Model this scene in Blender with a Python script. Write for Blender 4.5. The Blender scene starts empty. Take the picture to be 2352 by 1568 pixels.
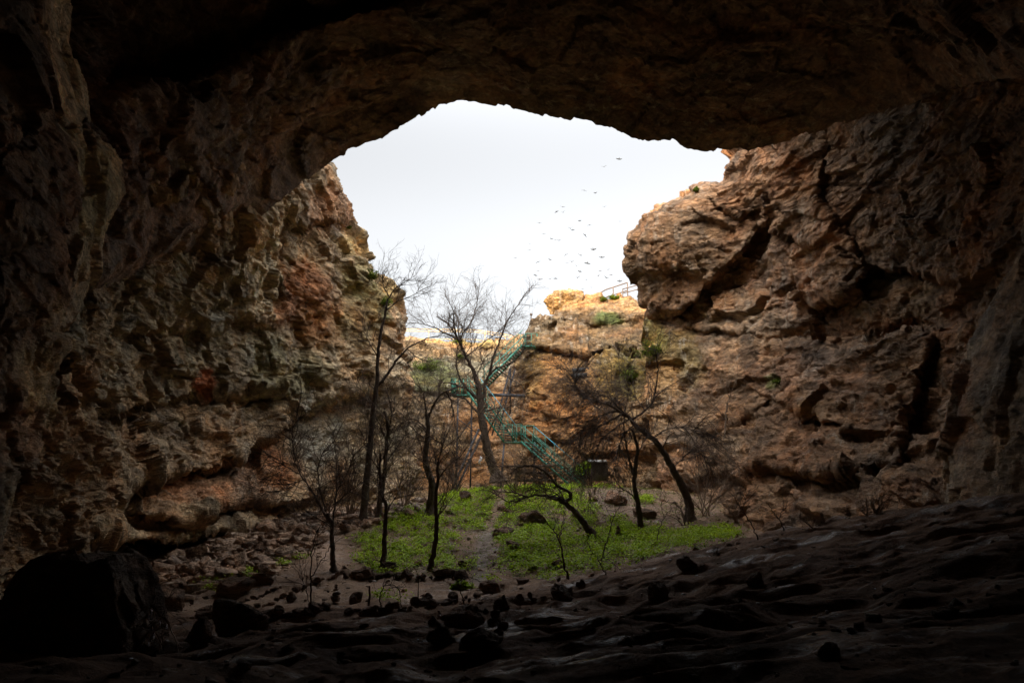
import bpy, math, random
import numpy as np
from mathutils import Vector, Matrix
rad = math.radians
random.seed(11)
scene = bpy.context.scene
COL = scene.collection

# ------------------------------------------------------------------ camera, sky, sun, exposure
F, PITCH, EYE = 1811.0, rad(11.5), 1.6
cam = bpy.data.cameras.new("camera")
cam.sensor_width = 36.0
cam.lens = 36.0 * F / 2352.0
cam.clip_start, cam.clip_end = 0.1, 3000.0
camo = bpy.data.objects.new("camera", cam)
COL.objects.link(camo)
camo.location = (0, 0, EYE)
camo.rotation_euler = (math.pi / 2 + PITCH, 0, 0)
scene.camera = camo

SUN_EL, SUN_AZ = rad(20), rad(208)      # azimuth from +Y, clockwise: behind the viewer's left shoulder
w = bpy.data.worlds.new("World")
scene.world = w
w.use_nodes = True
nt = w.node_tree
nt.nodes.clear()
sky = nt.nodes.new("ShaderNodeTexSky")
sky.sky_type = 'NISHITA'
sky.sun_disc = False
sky.sun_elevation, sky.sun_rotation = SUN_EL, SUN_AZ
sky.air_density, sky.dust_density, sky.ozone_density = 1.0, 6.0, 1.0
hs = nt.nodes.new("ShaderNodeHueSaturation")      # thin high cloud: a white sky
hs.inputs["Saturation"].default_value = 0.12
bg = nt.nodes.new("ShaderNodeBackground")
bg.inputs["Strength"].default_value = 0.15
wo = nt.nodes.new("ShaderNodeOutputWorld")
# sky boosted overhead, out of view, to light the sinkhole; dimmed towards the horizon
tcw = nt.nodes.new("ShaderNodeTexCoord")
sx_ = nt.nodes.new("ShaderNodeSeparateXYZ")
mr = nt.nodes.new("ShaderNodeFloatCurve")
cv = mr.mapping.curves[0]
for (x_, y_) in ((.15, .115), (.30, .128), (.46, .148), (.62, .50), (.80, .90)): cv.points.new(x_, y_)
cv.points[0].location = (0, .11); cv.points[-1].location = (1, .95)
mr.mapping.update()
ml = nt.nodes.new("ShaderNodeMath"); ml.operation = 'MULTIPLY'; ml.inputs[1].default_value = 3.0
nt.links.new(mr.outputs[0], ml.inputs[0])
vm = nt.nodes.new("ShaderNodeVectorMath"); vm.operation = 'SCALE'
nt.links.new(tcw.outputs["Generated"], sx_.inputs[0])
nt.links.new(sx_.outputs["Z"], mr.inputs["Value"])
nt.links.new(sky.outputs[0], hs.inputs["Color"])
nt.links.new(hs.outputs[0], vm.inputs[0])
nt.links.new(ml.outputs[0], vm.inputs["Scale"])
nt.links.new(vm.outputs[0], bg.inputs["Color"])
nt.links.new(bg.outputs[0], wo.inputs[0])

sl = bpy.data.lights.new("sun", 'SUN')
sl.energy, sl.angle, sl.color = 2.0, rad(0.6), (1.0, 0.78, 0.5)
so = bpy.data.objects.new("sun", sl)
COL.objects.link(so)
sdir = Vector((math.sin(SUN_AZ) * math.cos(SUN_EL), math.cos(SUN_AZ) * math.cos(SUN_EL), math.sin(SUN_EL)))
so.rotation_euler = sdir.to_track_quat('Z', 'Y').to_euler()
so.location = sdir * 90

vs = scene.view_settings
vs.view_transform, vs.look, vs.gamma, vs.exposure = 'Standard', 'None', 1.0, 2.5
cy = scene.cycles
cy.max_bounces, cy.diffuse_bounces, cy.glossy_bounces = 6, 5, 2
cy.use_denoising = True
cy.use_adaptive_sampling = False

# ------------------------------------------------------------------ geometry of the view
cp, sp_ = math.cos(PITCH), math.sin(PITCH)
def W(px, py, Y):
    """photo pixel (2352 wide) at world distance Y ahead -> world point(s)"""
    px, py, Y = np.asarray(px, float), np.asarray(py, float), np.asarray(Y, float)
    u, v = (px - 1176) / F, (784 - py) / F
    fy, fz = cp - v * sp_, sp_ + v * cp
    t = Y / fy
    return np.stack(np.broadcast_arrays(u * t, Y + 0 * u, EYE + fz * t), -1)
def project(P):
    P = np.asarray(P, float)
    x, y, z = P[..., 0], P[..., 1], P[..., 2] - EYE
    d = y * cp + z * sp_
    v = -y * sp_ + z * cp
    return 1176 + F * x / d, 784 - F * v / d

# ------------------------------------------------------------------ noise (vectorised)
def _h(ix, iy, iz, s):
    h = (ix.astype(np.uint32) * np.uint32(374761393) + iy.astype(np.uint32) * np.uint32(668265263)
         + iz.astype(np.uint32) * np.uint32(2147483647) + np.uint32((s * 1274126177) & 0xffffffff))
    h = (h ^ (h >> np.uint32(13))) * np.uint32(1274126177)
    h = (h ^ (h >> np.uint32(16))) * np.uint32(2246822519)
    return h ^ (h >> np.uint32(15))
def _f(h): return (h & np.uint32(0xffff)).astype(np.float32) / 65535.0
def vnoise(P, s=0):
    """value-gradient noise, about -1..1"""
    P = np.asarray(P, np.float32)
    I = np.floor(P).astype(np.int64)
    f = P - I
    uu = f * f * f * (f * (f * 6 - 15) + 10)
    out = 0
    for dx in (0, 1):
        for dy in (0, 1):
            for dz in (0, 1):
                h = _h(I[..., 0] + dx, I[..., 1] + dy, I[..., 2] + dz, s)
                gx = _f(h) * 2 - 1
                gy = _f(h >> np.uint32(8)) * 2 - 1
                gz = _f(h >> np.uint32(16)) * 2 - 1
                g = gx * (f[..., 0] - dx) + gy * (f[..., 1] - dy) + gz * (f[..., 2] - dz)
                wx = uu[..., 0] if dx else 1 - uu[..., 0]
                wy = uu[..., 1] if dy else 1 - uu[..., 1]
                wz = uu[..., 2] if dz else 1 - uu[..., 2]
                out = out + g * wx * wy * wz
    return out * 1.6
def fbm(P, octv=5, gain=0.5, s=0, ridged=False):
    a, o, t = 1.0, 0, 0
    P = np.asarray(P, np.float32)
    for k in range(octv):
        n = vnoise(P, s + k * 7)
        if ridged: n = 1 - 2 * np.abs(n)
        o = o + a * n
        t += a
        a *= gain
        P = P * 2.03 + 11.7
    return o / t
def facet(P, s=0, tilt=1.1):
    """cells of tilted planes: broken rock faces"""
    P = np.asarray(P, np.float32)
    I = np.floor(P - 0.5).astype(np.int64)
    best = np.full(P.shape[:-1], 9e9, np.float32)
    val = np.zeros(P.shape[:-1], np.float32)
    for dx in (0, 1):
        for dy in (0, 1):
            for dz in (0, 1):
                cx, cy_, cz = I[..., 0] + dx, I[..., 1] + dy, I[..., 2] + dz
                h = _h(cx, cy_, cz, s)
                h2 = _h(cx, cy_, cz, s + 101)
                ox = P[..., 0] - (cx + 0.5 + (_f(h) - .5) * .8)
                oy = P[..., 1] - (cy_ + 0.5 + (_f(h >> np.uint32(8)) - .5) * .8)
                oz = P[..., 2] - (cz + 0.5 + (_f(h >> np.uint32(16)) - .5) * .8)
                d = ox * ox + oy * oy + oz * oz
                v = ((_f(h2) - .5) * ox + (_f(h2 >> np.uint32(8)) - .5) * oy + (_f(h2 >> np.uint32(16)) - .5) * oz) * 2 * tilt + (_f(h ^ h2) - .5)
                m = d < best
                best = np.where(m, d, best)
                val = np.where(m, v, val)
    return val

class TPS:
    def __init__(s, pts, vals, lam=1e-3, scale=1.0):
        s.sc = scale
        s.p = np.asarray(pts, float) / scale
        vals = np.asarray(vals, float)
        n = len(s.p)
        K = s.k(np.sqrt(((s.p[:, None] - s.p[None]) ** 2).sum(-1))) + lam * np.eye(n)
        Pm = np.c_[np.ones(n), s.p]
        A = np.zeros((n + 3, n + 3))
        A[:n, :n], A[:n, n:], A[n:, :n] = K, Pm, Pm.T
        s.w = np.linalg.solve(A, np.r_[vals, np.zeros(3)])
    @staticmethod
    def k(r): return r * r * np.log(r + 1e-9)
    def __call__(s, x, y):
        x, y = np.asarray(x, float) / s.sc, np.asarray(y, float) / s.sc
        o = s.w[-3] + s.w[-2] * x + s.w[-1] * y
        for i, (a, b) in enumerate(s.p):
            o = o + s.w[i] * s.k(np.sqrt((x - a) ** 2 + (y - b) ** 2))
        return o

# ------------------------------------------------------------------ mesh helpers
def new_mesh(name, V, Fq, mat=None, parent=None, smooth=False, link=True, ftri=None):
    V = np.asarray(V, np.float32).reshape(-1, 3)
    me = bpy.data.meshes.new(name)
    me.vertices.add(len(V))
    me.vertices.foreach_set("co", V.ravel())
    Fq = np.asarray(Fq, np.int32)
    n, k = Fq.shape
    me.loops.add(n * k)
    me.loops.foreach_set("vertex_index", Fq.ravel())
    me.polygons.add(n)
    me.polygons.foreach_set("loop_start", np.arange(0, n * k, k, dtype=np.int32))
    me.polygons.foreach_set("loop_total", np.full(n, k, np.int32))
    if smooth: me.polygons.foreach_set("use_smooth", np.ones(n, bool))
    me.update(calc_edges=True)
    me.validate()
    if mat: me.materials.append(mat)
    o = bpy.data.objects.new(name, me)
    if link: COL.objects.link(o)
    if parent: o.parent = parent
    return o
def tag(o, label=None, cat=None, group=None, kind=None):
    if label: o["label"] = label
    if cat: o["category"] = cat
    if group: o["group"] = group
    if kind: o["kind"] = kind
    return o
def empty(name, loc=(0, 0, 0), rz=0.0):
    e = bpy.data.objects.new(name, None)
    e.empty_display_size = 0.2
    COL.objects.link(e)
    e.location = tuple(float(c) for c in loc)
    e.rotation_euler = (0, 0, rz)
    return e
def grid_faces(nr, nc):
    a = np.arange(nr * nc).reshape(nr, nc)
    return np.stack([a[:-1, :-1], a[:-1, 1:], a[1:, 1:], a[1:, :-1]], -1).reshape(-1, 4)
def box_vf(c, ax, ay, az):
    """box from centre and three half-axis vectors"""
    c, ax, ay, az = (np.asarray(v, float) for v in (c, ax, ay, az))
    V = [c + i * ax + j * ay + k * az for i in (-1, 1) for j in (-1, 1) for k in (-1, 1)]
    Fc = [(0, 1, 3, 2), (4, 6, 7, 5), (0, 4, 5, 1), (2, 3, 7, 6), (0, 2, 6, 4), (1, 5, 7, 3)]
    return V, Fc
class MB:
    def __init__(s): s.V, s.F, s.n = [], [], 0
    def add(s, V, Fc):
        V = np.asarray(V, float).reshape(-1, 3)
        s.V.append(V)
        s.F.append(np.asarray(Fc, int) + s.n)
        s.n += len(V)
    def box(s, c, ax, ay, az): s.add(*box_vf(c, ax, ay, az))
    def bar(s, a, b, r, r2=None, up=(0, 0, 1)):
        a, b = np.asarray(a, float), np.asarray(b, float)
        d = b - a
        L = np.linalg.norm(d)
        d = d / L
        up = np.asarray(up, float)
        if abs(d @ up) > .95: up = np.array([1., 0, 0])
        sx = np.cross(d, up); sx /= np.linalg.norm(sx)
        sz = np.cross(sx, d)
        s.box((a + b) / 2, d * L / 2, sx * r, sz * (r2 or r))
    def tube(s, P, R, n=6, wob=0):
        P = np.asarray(P, float); R = np.asarray(R, float)
        T = np.gradient(P, axis=0)
        T /= np.linalg.norm(T, axis=1)[:, None] + 1e-9
        ref = np.array([0.31, 0.2, 0.93]) if abs(T[0] @ np.array([0.31, 0.2, 0.93])) < .9 else np.array([1., 0, 0])
        A = np.cross(T, ref); A /= np.linalg.norm(A, axis=1)[:, None] + 1e-9
        B = np.cross(T, A)
        th = np.arange(n) * 2 * math.pi / n
        rr = R[:, None] * (np.ones((1, n)) if not wob else 1 + wob * (np.random.rand(len(P), n) - .5))
        V = P[:, None] + rr[..., None] * (np.cos(th)[None, :, None] * A[:, None] + np.sin(th)[None, :, None] * B[:, None])
        m = len(P)
        i = np.arange(m - 1)[:, None] * n
        j = np.arange(n)[None]
        k = (j + 1) % n
        Fq = np.stack([i + j, i + k, i + n + k, i + n + j], -1).reshape(-1, 4)
        s.add(V.reshape(-1, 3), Fq)
    def build(s, name, mat, parent=None, smooth=False, link=True):
        return new_mesh(name, np.concatenate(s.V), np.concatenate(s.F), mat, parent, smooth, link)

# ------------------------------------------------------------------ materials
def mat_nodes(name):
    m = bpy.data.materials.new(name)
    m.use_nodes = True
    t = m.node_tree
    return m, t, t.nodes["Principled BSDF"]
def N(t, kind, **kw):
    n = t.nodes.new(kind)
    for k, v in kw.items():
        if k.startswith("i_"):
            key = k[2:].replace("_", " ")
            n.inputs[key].default_value = v
        else: setattr(n, k, v)
    return n
def ramp(t, fac, stops, interp='LINEAR'):
    r = t.nodes.new("ShaderNodeValToRGB")
    r.color_ramp.interpolation = interp
    e = r.color_ramp.elements
    while len(e) > len(stops): e.remove(e[-1])
    while len(e) < len(stops): e.new(0.5)
    for el, (p, c) in zip(e, stops):
        el.position = p
        el.color = (*c, 1) if len(c) == 3 else c
    t.links.new(fac, r.inputs[0])
    return r.outputs[0]
def mix(t, a, b, fac, mode='MIX'):
    m = t.nodes.new("ShaderNodeMix")
    m.data_type, m.blend_type = 'RGBA', mode
    for s, v in ((m.inputs[0], fac), (m.inputs[6], a), (m.inputs[7], b)):
        if isinstance(v, (int, float)): s.default_value = v
        elif isinstance(v, tuple): s.default_value = (*v, 1)
        else: t.links.new(v, s)
    return m.outputs[2]
def noise_tex(t, vec, scale, detail=8, rough=.6, dist=0):
    n = N(t, "ShaderNodeTexNoise", i_Scale=scale, i_Detail=detail, i_Roughness=rough, i_Distortion=dist)
    t.links.new(vec, n.inputs["Vector"])
    return n.outputs["Fac"]
def mapped(t, scale=(1, 1, 1), rot=(0, 0, 0)):
    tc = t.nodes.new("ShaderNodeTexCoord")
    mp = t.nodes.new("ShaderNodeMapping")
    mp.inputs["Scale"].default_value = scale
    mp.inputs["Rotation"].default_value = rot
    t.links.new(tc.outputs["Object"], mp.inputs[0])
    return mp.outputs[0]

def rock_material(name="limestone", bump=0.9, tint=True, base=(.25, .17, .11)):
    m, t, b = mat_nodes(name)
    vec = mapped(t)
    bed = mapped(t, (1, .7, 2.6), (0, rad(28), 0))
    streak = mapped(t, (3.2, 3.2, .28))
    if tint:
        at = N(t, "ShaderNodeAttribute", attribute_name="tint")
        col = at.outputs["Color"]
    else:
        rgb = N(t, "ShaderNodeRGB"); rgb.outputs[0].default_value = (*base, 1)
        oi = N(t, "ShaderNodeObjectInfo")
        col = mix(t, rgb.outputs[0], ramp(t, oi.outputs["Random"], [(0, (.75, .72, .7)), (.5, (1, 1, 1)), (1, (1.25, 1.1, 1.0))]), 1.0, 'MULTIPLY')
    v1 = ramp(t, noise_tex(t, bed, .55, 9, .66, .6), [(.3, (.32, .30, .28)), (.45, (.74, .73, .72)), (.55, (1.12, 1.10, 1.06)), (.7, (1.55, 1.52, 1.42))])
    col = mix(t, col, v1, 1.0, 'MULTIPLY')
    v2 = ramp(t, noise_tex(t, vec, .35, 6, .6, .5), [(.35, (1.18, .98, .84)), (.5, (1, 1, 1)), (.66, (.84, .98, 1.16))])
    col = mix(t, col, v2, 1.0, 'MULTIPLY')
    # seep streaks and lichen
    pk = ramp(t, noise_tex(t, mapped(t, (2.2, 2.2, .22)), 1.1, 7, .65, .4), [(.54, (0, 0, 0)), (.64, (.55, .55, .55))])
    pm = ramp(t, noise_tex(t, vec, .16, 3, .5), [(.45, (0, 0, 0)), (.6, (1, 1, 1))])
    col = mix(t, col, (.50, .43, .33), mix(t, (0, 0, 0), pk, pm))
    sk = ramp(t, noise_tex(t, streak, .8, 6, .6, .3), [(.56, (0, 0, 0)), (.68, (1, 1, 1))])
    col = mix(t, col, (.055, .045, .038), mix(t, (0, 0, 0), sk, .4, 'MIX'))
    lk = ramp(t, noise_tex(t, vec, 2.2, 10, .7), [(.58, (0, 0, 0)), (.70, (1, 1, 1))])
    col = mix(t, col, (.36, .32, .26), mix(t, (0, 0, 0), lk, .45))
    v3 = ramp(t, noise_tex(t, bed, 2.6, 10, .68), [(.3, (.55, .53, .5)), (.5, (1, 1, 1)), (.7, (1.45, 1.43, 1.38))])
    col = mix(t, col, v3, 1.0, 'MULTIPLY')
    cr = N(t, "ShaderNodeTexVoronoi", feature='DISTANCE_TO_EDGE', i_Scale=1.1)
    wn = N(t, "ShaderNodeTexNoise", i_Scale=.9, i_Detail=8, i_Roughness=.65)
    t.links.new(vec, wn.inputs["Vector"])
    wm = N(t, "ShaderNodeVectorMath", operation='MULTIPLY_ADD')
    wm.inputs[1].default_value = (3.2, 3.2, 3.2)
    t.links.new(wn.outputs["Color"], wm.inputs[0]); t.links.new(bed, wm.inputs[2])
    t.links.new(wm.outputs[0], cr.inputs["Vector"])
    ck = ramp(t, cr.outputs["Distance"], [(0, (.45, .42, .4)), (.03, (1, 1, 1))])
    cm = ramp(t, noise_tex(t, vec, .5, 4, .6), [(.5, (0, 0, 0)), (.62, (.6, .6, .6))])
    col = mix(t, col, mix(t, col, ck, 1.0, 'MULTIPLY'), cm)
    t.links.new(col, b.inputs["Base Color"])
    b.inputs["Roughness"].default_value = .85
    b.inputs["Specular IOR Level"].default_value = .25
    n1 = noise_tex(t, vec, 1.6, 12, .66)
    n2 = noise_tex(t, bed, 1.5, 8, .6, .4)
    ad = N(t, "ShaderNodeMath", operation='ADD')
    t.links.new(n1, ad.inputs[0]); t.links.new(n2, ad.inputs[1])
    ad2 = N(t, "ShaderNodeMath", operation='ADD')
    ckb = ramp(t, cr.outputs["Distance"], [(0, (0, 0, 0)), (.05, (.25, .25, .25))])
    t.links.new(ad.outputs[0], ad2.inputs[0]); t.links.new(ckb, ad2.inputs[1])
    bp = N(t, "ShaderNodeBump", i_Strength=bump, i_Distance=.3)
    t.links.new(ad2.outputs[0], bp.inputs["Height"])
    t.links.new(bp.outputs[0], b.inputs["Normal"])
    return m

M = {}
M['rock'] = rock_material("limestone")
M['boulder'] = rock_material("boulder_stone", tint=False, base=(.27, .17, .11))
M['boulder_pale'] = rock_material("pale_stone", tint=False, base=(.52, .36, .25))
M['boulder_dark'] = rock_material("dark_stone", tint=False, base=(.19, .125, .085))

def soil_material():
    m, t, b = mat_nodes("cave_soil")
    vec = mapped(t)
    at = N(t, "ShaderNodeAttribute", attribute_name="tint")
    v = ramp(t, noise_tex(t, vec, .9, 9, .65, .3), [(.3, (.55, .55, .55)), (.5, (1, 1, 1)), (.7, (1.35, 1.32, 1.25))])
    col = mix(t, at.outputs["Color"], v, 1.0, 'MULTIPLY')
    v3 = ramp(t, noise_tex(t, vec, 22.0, 5, .7), [(.3, (.65, .65, .65)), (.7, (1.4, 1.4, 1.4))])
    col = mix(t, col, v3, 1.0, 'MULTIPLY')
    t.links.new(col, b.inputs["Base Color"])
    wet = mapped(t, (.55, 1.6, 1))
    r = ramp(t, noise_tex(t, wet, 1.1, 7, .7), [(.55, (.92, .92, .92)), (.62, (.16, .16, .16))])
    t.links.new(r, b.inputs["Roughness"])
    b.inputs["Specular IOR Level"].default_value = .4
    n1 = noise_tex(t, vec, 5, 12, .75)
    bp = N(t, "ShaderNodeBump", i_Strength=.9, i_Distance=.09)
    t.links.new(n1, bp.inputs["Height"]); t.links.new(bp.outputs[0], b.inputs["Normal"])
    return m
M['soil'] = soil_material()
def simple(name, col, rough=.7, var=.3, scale=6, metal=0, bump=0):
    m, t, b = mat_nodes(name)
    vec = mapped(t)
    lo, hi = tuple(c * (1 - var) for c in col), tuple(min(1, c * (1 + var)) for c in col)
    t.links.new(ramp(t, noise_tex(t, vec, scale, 6, .65), [(.3, lo), (.7, hi)]), b.inputs["Base Color"])
    b.inputs["Roughness"].default_value = rough
    b.inputs["Metallic"].default_value = metal
    if bump:
        bp = N(t, "ShaderNodeBump", i_Strength=bump, i_Distance=.04)
        t.links.new(noise_tex(t, vec, scale * 3, 8, .7), bp.inputs["Height"]); t.links.new(bp.outputs[0], b.inputs["Normal"])
    return m
M['bark'] = simple("bark", (.085, .056, .038), .9, .5, 9, 0, .8)
M['twig'] = simple("twig", (.10, .066, .045), .9, .4, 3)
M['twig_pale'] = simple("pale_twig", (.24, .165, .11), .9, .4, 3)
M['green_paint'] = simple("green_paint", (.028, .18, .12), .5, .3, 5)
M['blue_paint'] = simple("blue_paint", (.03, .25, .30), .45, .25, 5)
M['dark_steel'] = simple("dark_steel", (.035, .035, .04), .6, .4, 5)
M['wood'] = simple("old_wood", (.09, .06, .042), .85, .4, 7)
M['tread'] = simple("tread_steel", (.07, .065, .055), .7, .4, 7)
M['yellow_paint'] = simple("yellow_paint", (.55, .36, .12), .6, .2, 5)
M['grey_panel'] = simple("grey_panel", (.09, .075, .065), .7, .25, 3)
M['sheet_metal'] = simple("sheet_metal", (.30, .28, .26), .5, .3, 5)
M['plaque'] = simple("plaque_stone", (.03, .028, .026), .5, .3, 5)
M['cloth'] = simple("rag_cloth", (.8, .78, .82), .9, .15, 8)
M['litter'] = simple("litter_plastic", (.6, .62, .66), .35, .15, 8)
M['bird'] = simple("feathers", (.02, .019, .02), .8, .3, 8)
def leaf_material(name, c1, c2):
    m, t, b = mat_nodes(name)
    vec = mapped(t)
    col = ramp(t, noise_tex(t, vec, 1.6, 5, .6), [(.3, c1), (.7, c2)])
    col = mix(t, col, ramp(t, noise_tex(t, vec, 11, 3, .6), [(.3, (.5, .55, .5)), (.7, (1.45, 1.3, 1.1))]), 1.0, 'MULTIPLY')
    t.links.new(col, b.inputs["Base Color"])
    b.inputs["Roughness"].default_value = .55
    b.inputs["Specular IOR Level"].default_value = .2
    tr = N(t, "ShaderNodeBsdfTranslucent")
    t.links.new(col, tr.inputs["Color"])
    ms = N(t, "ShaderNodeMixShader"); ms.inputs[0].default_value = .35
    out = t.nodes["Material Output"]
    t.links.new(b.outputs[0], ms.inputs[1]); t.links.new(tr.outputs[0], ms.inputs[2]); t.links.new(ms.outputs[0], out.inputs[0])
    return m
M['leaf'] = leaf_material("fresh_leaf", (.19, .32, .008), (.42, .58, .015))
M['leaf_olive'] = leaf_material("olive_leaf", (.09, .14, .018), (.17, .22, .03))

# ------------------------------------------------------------------ rock sheets
def lerp_poly(poly):
    a = np.asarray(poly, float)
    return lambda t: np.interp(t, a[:, 0], a[:, 1])
def smooth01(x): x = np.clip(x, 0, 1); return x * x * (3 - 2 * x)

def apply_ledges(px, py, Y, ledges):
    """each ledge: x-monotone line, rock below it set back by amp (metres) over wb px; 'up': rock above it set back"""
    for L in ledges:
        a = np.asarray(L['line'], float)
        if L.get('vert'): s, d = py, px - np.interp(py, a[:, 0], a[:, 1])
        else: s, d = px, py - np.interp(px, a[:, 0], a[:, 1])
        d = d + 12 * fbm(np.stack([px / 45, py / 45, 0 * px + L['amp']], -1), 3, .55, 5)
        end = L.get('end', 50)
        fade = smooth01((s - a[0, 0]) / end + .2) * smooth01((a[-1, 0] - s) / end + .2)
        if L.get('up'): d = -d
        fac = smooth01(d / 15 + .5) * np.exp(-np.maximum(d, 0) / L['w'])
        Y = Y + L['amp'] * fade * fac
        Y = Y - .14 * L['amp'] * fade * (1 - smooth01(d / 15 + .5)) * np.exp(np.minimum(d, 0) / (L['w'] * .5))
    return Y

def rock_disp(P, amp=1.0, bed=28, seed=0):
    """displacement along the normal (metres): bedded, fractured limestone"""
    c, s = math.cos(rad(bed)), math.sin(rad(bed))
    x, y, z = P[..., 0], P[..., 1], P[..., 2]
    # bedding coordinates: thin across z', long along x'
    q = np.stack([x * c + z * s, y * .8, (-x * s + z * c) * 1.9], -1).astype(np.float32)
    wv = np.stack([fbm(P * .22 + 3, 3, .5, seed), fbm(P * .22 + 31, 3, .5, seed + 1), fbm(P * .22 + 57, 3, .5, seed + 2)], -1)
    qw = q + wv * .75
    d = .70 * fbm(P * .17, 3, .5, seed + 3)
    d = d + .42 * facet(qw * .36, seed + 4, 1.1)
    d = d + .20 * fbm(qw * .5, 4, .5, seed + 6, ridged=True)
    d = d + .15 * facet(qw * .95 + .3, seed + 5, 1.2)
    d = d + .065 * facet(qw * 2.3 + wv, seed + 7, 1.3)
    d = d + .05 * fbm(qw * 2.2, 4, .6, seed + 8, ridged=True)
    d = d + .025 * facet(q * 5.5 + wv * 2, seed + 9, 1.3)
    return d * amp

def tint_field(px, py, base, blobs, P, seed=3):
    n = fbm(P * .35, 4, .55, seed)
    n2 = fbm(P * .9, 4, .6, seed + 9)
    C = np.broadcast_to(np.asarray(base, float), px.shape + (3,)).copy()
    for (bx, by, rx, ry, col, st) in blobs:
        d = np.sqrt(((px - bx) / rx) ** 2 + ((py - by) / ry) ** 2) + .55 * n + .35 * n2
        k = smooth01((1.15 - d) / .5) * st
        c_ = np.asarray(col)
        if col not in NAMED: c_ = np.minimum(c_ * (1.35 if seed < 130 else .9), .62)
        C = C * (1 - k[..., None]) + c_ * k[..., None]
    return C

def finish_sheet(name, px, py, Y, base, blobs, disp, bed, seed, label, mat='rock', kind='structure', skirt=None, damp=None):
    P = W(px, py, Y)
    du = np.gradient(P, axis=1); dv = np.gradient(P, axis=0)
    # smooth normals a little so that ledges do not explode
    Nn = np.cross(du, dv)
    Nn /= np.linalg.norm(Nn, axis=-1)[..., None] + 1e-9
    toc = np.array([0, 0, EYE]) - P
    sgn = np.sign((Nn * toc).sum(-1))[..., None]
    Nn = Nn * sgn
    for _ in range(3):
        Nn[1:-1, 1:-1] = (Nn[1:-1, 1:-1] * 2 + Nn[:-2, 1:-1] + Nn[2:, 1:-1] + Nn[1:-1, :-2] + Nn[1:-1, 2:]) / 6
    Nn /= np.linalg.norm(Nn, axis=-1)[..., None] + 1e-9
    d = rock_disp(P, disp, bed, seed)
    if damp is not None: d = d * damp
    Q = P + Nn * d[..., None]
    C = tint_field(px, py, base, blobs, P, seed)
    C = np.clip(C * (np.array([.80, .70, .55]) if seed >= 130 else np.array([.90, .82, .68]) if seed == 90 else np.array([1.04, .97, .83])), 0, .75)
    nr, nc = px.shape
    if skirt:
        for side, vec, n in skirt:
            vec = np.asarray(vec, float)
            k = np.arange(1, n + 1)[:, None, None] / n
            if side == 'bottom': e, ce = Q[-1], C[-1]
            elif side == 'top': e, ce = Q[0], C[0]
            elif side == 'right': e, ce = Q[:, -1], C[:, -1]
            else: e, ce = Q[:, 0], C[:, 0]
            S = e[None] + vec * k
            S = S + .9 * k * np.stack([fbm(S * .4, 4, .55, 60), fbm(S * .4, 4, .55, 61), fbm(S * .4, 4, .55, 62)], -1)
            Ce = np.broadcast_to(ce[None], S.shape)
            if side == 'bottom': Q, C = np.concatenate([Q, S], 0), np.concatenate([C, Ce], 0)
            elif side == 'top': Q, C = np.concatenate([S[::-1], Q], 0), np.concatenate([Ce[::-1], C], 0)
            elif side == 'right': Q, C = np.concatenate([Q, S.transpose(1, 0, 2)], 1), np.concatenate([C, Ce.transpose(1, 0, 2)], 1)
            else: Q, C = np.concatenate([S[::-1].transpose(1, 0, 2), Q], 1), np.concatenate([Ce[::-1].transpose(1, 0, 2), C], 1)
    nr, nc = Q.shape[:2]
    o = new_mesh(name, Q, grid_faces(nr, nc), M[mat], smooth=False)
    set_tint(o, C)
    tag(o, label, kind=kind)
    return o
def set_tint(o, C):
    C = np.asarray(C, np.float32).reshape(-1, 3)
    a = o.data.color_attributes.new("tint", 'FLOAT_COLOR', 'POINT')
    a.data.foreach_set("color", np.c_[C, np.ones(len(C), np.float32)].ravel())

def dense(a, b, inner0, inner1, step, outstep=30):
    """positions a..b: fine between inner0..inner1, coarse outside"""
    parts = []
    if a < inner0: parts.append(np.arange(a, inner0, outstep))
    parts.append(np.arange(inner0, inner1, step))
    parts.append(np.arange(inner1, b + outstep, outstep) if b > inner1 else np.array([inner1]))
    return np.unique(np.concatenate(parts).astype(float))

BEIGE, GREY, BROWN = (.47, .35, .235), (.45, .39, .29), (.33, .225, .145)
ORANGE, RED, PALE, DARK = (.50, .27, .125), (.47, .22, .115), (.74, .60, .43), (.06, .047, .038)
OLIVE = (.20, .19, .08)
NAMED = (BEIGE, GREY, BROWN, ORANGE, RED, PALE, DARK, OLIVE)

# --- ceiling -------------------------------------------------------
edge_c = lerp_poly([(-900, 900), (0, 760), (230, 700), (400, 620), (540, 540), (640, 462), (700, 412), (750, 378), (800, 352), (870, 325), (900, 299), (935, 287), (970, 262),
                    (1000, 248), (1008, 234), (1060, 231), (1110, 236), (1180, 252), (1240, 262), (1300, 270), (1400, 290), (1450, 311), (1480, 317), (1540, 320), (1572, 337), (1600, 342),
                    (1680, 347), (1720, 345), (1760, 332), (1830, 315), (1900, 290), (2000, 262), (2100, 232), (2200, 200), (2352, 170), (3400, 60)])
cx = dense(-900, 3300, -40, 2400, 4.5, 45)
tt = np.linspace(0, 1, 240) ** .8
ye = edge_c(cx)
_e = np.stack([cx, 0 * cx, 0 * cx], -1)
ye = ye + (5 * facet(_e / 44, 900, 1.2) + 1.3 * facet(_e / 13, 901, 1.2) + 5 * fbm(_e / 60, 4, .6, 902)) * smooth01((cx - 560) / 120)
top = np.full_like(cx, -900.0)
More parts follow.
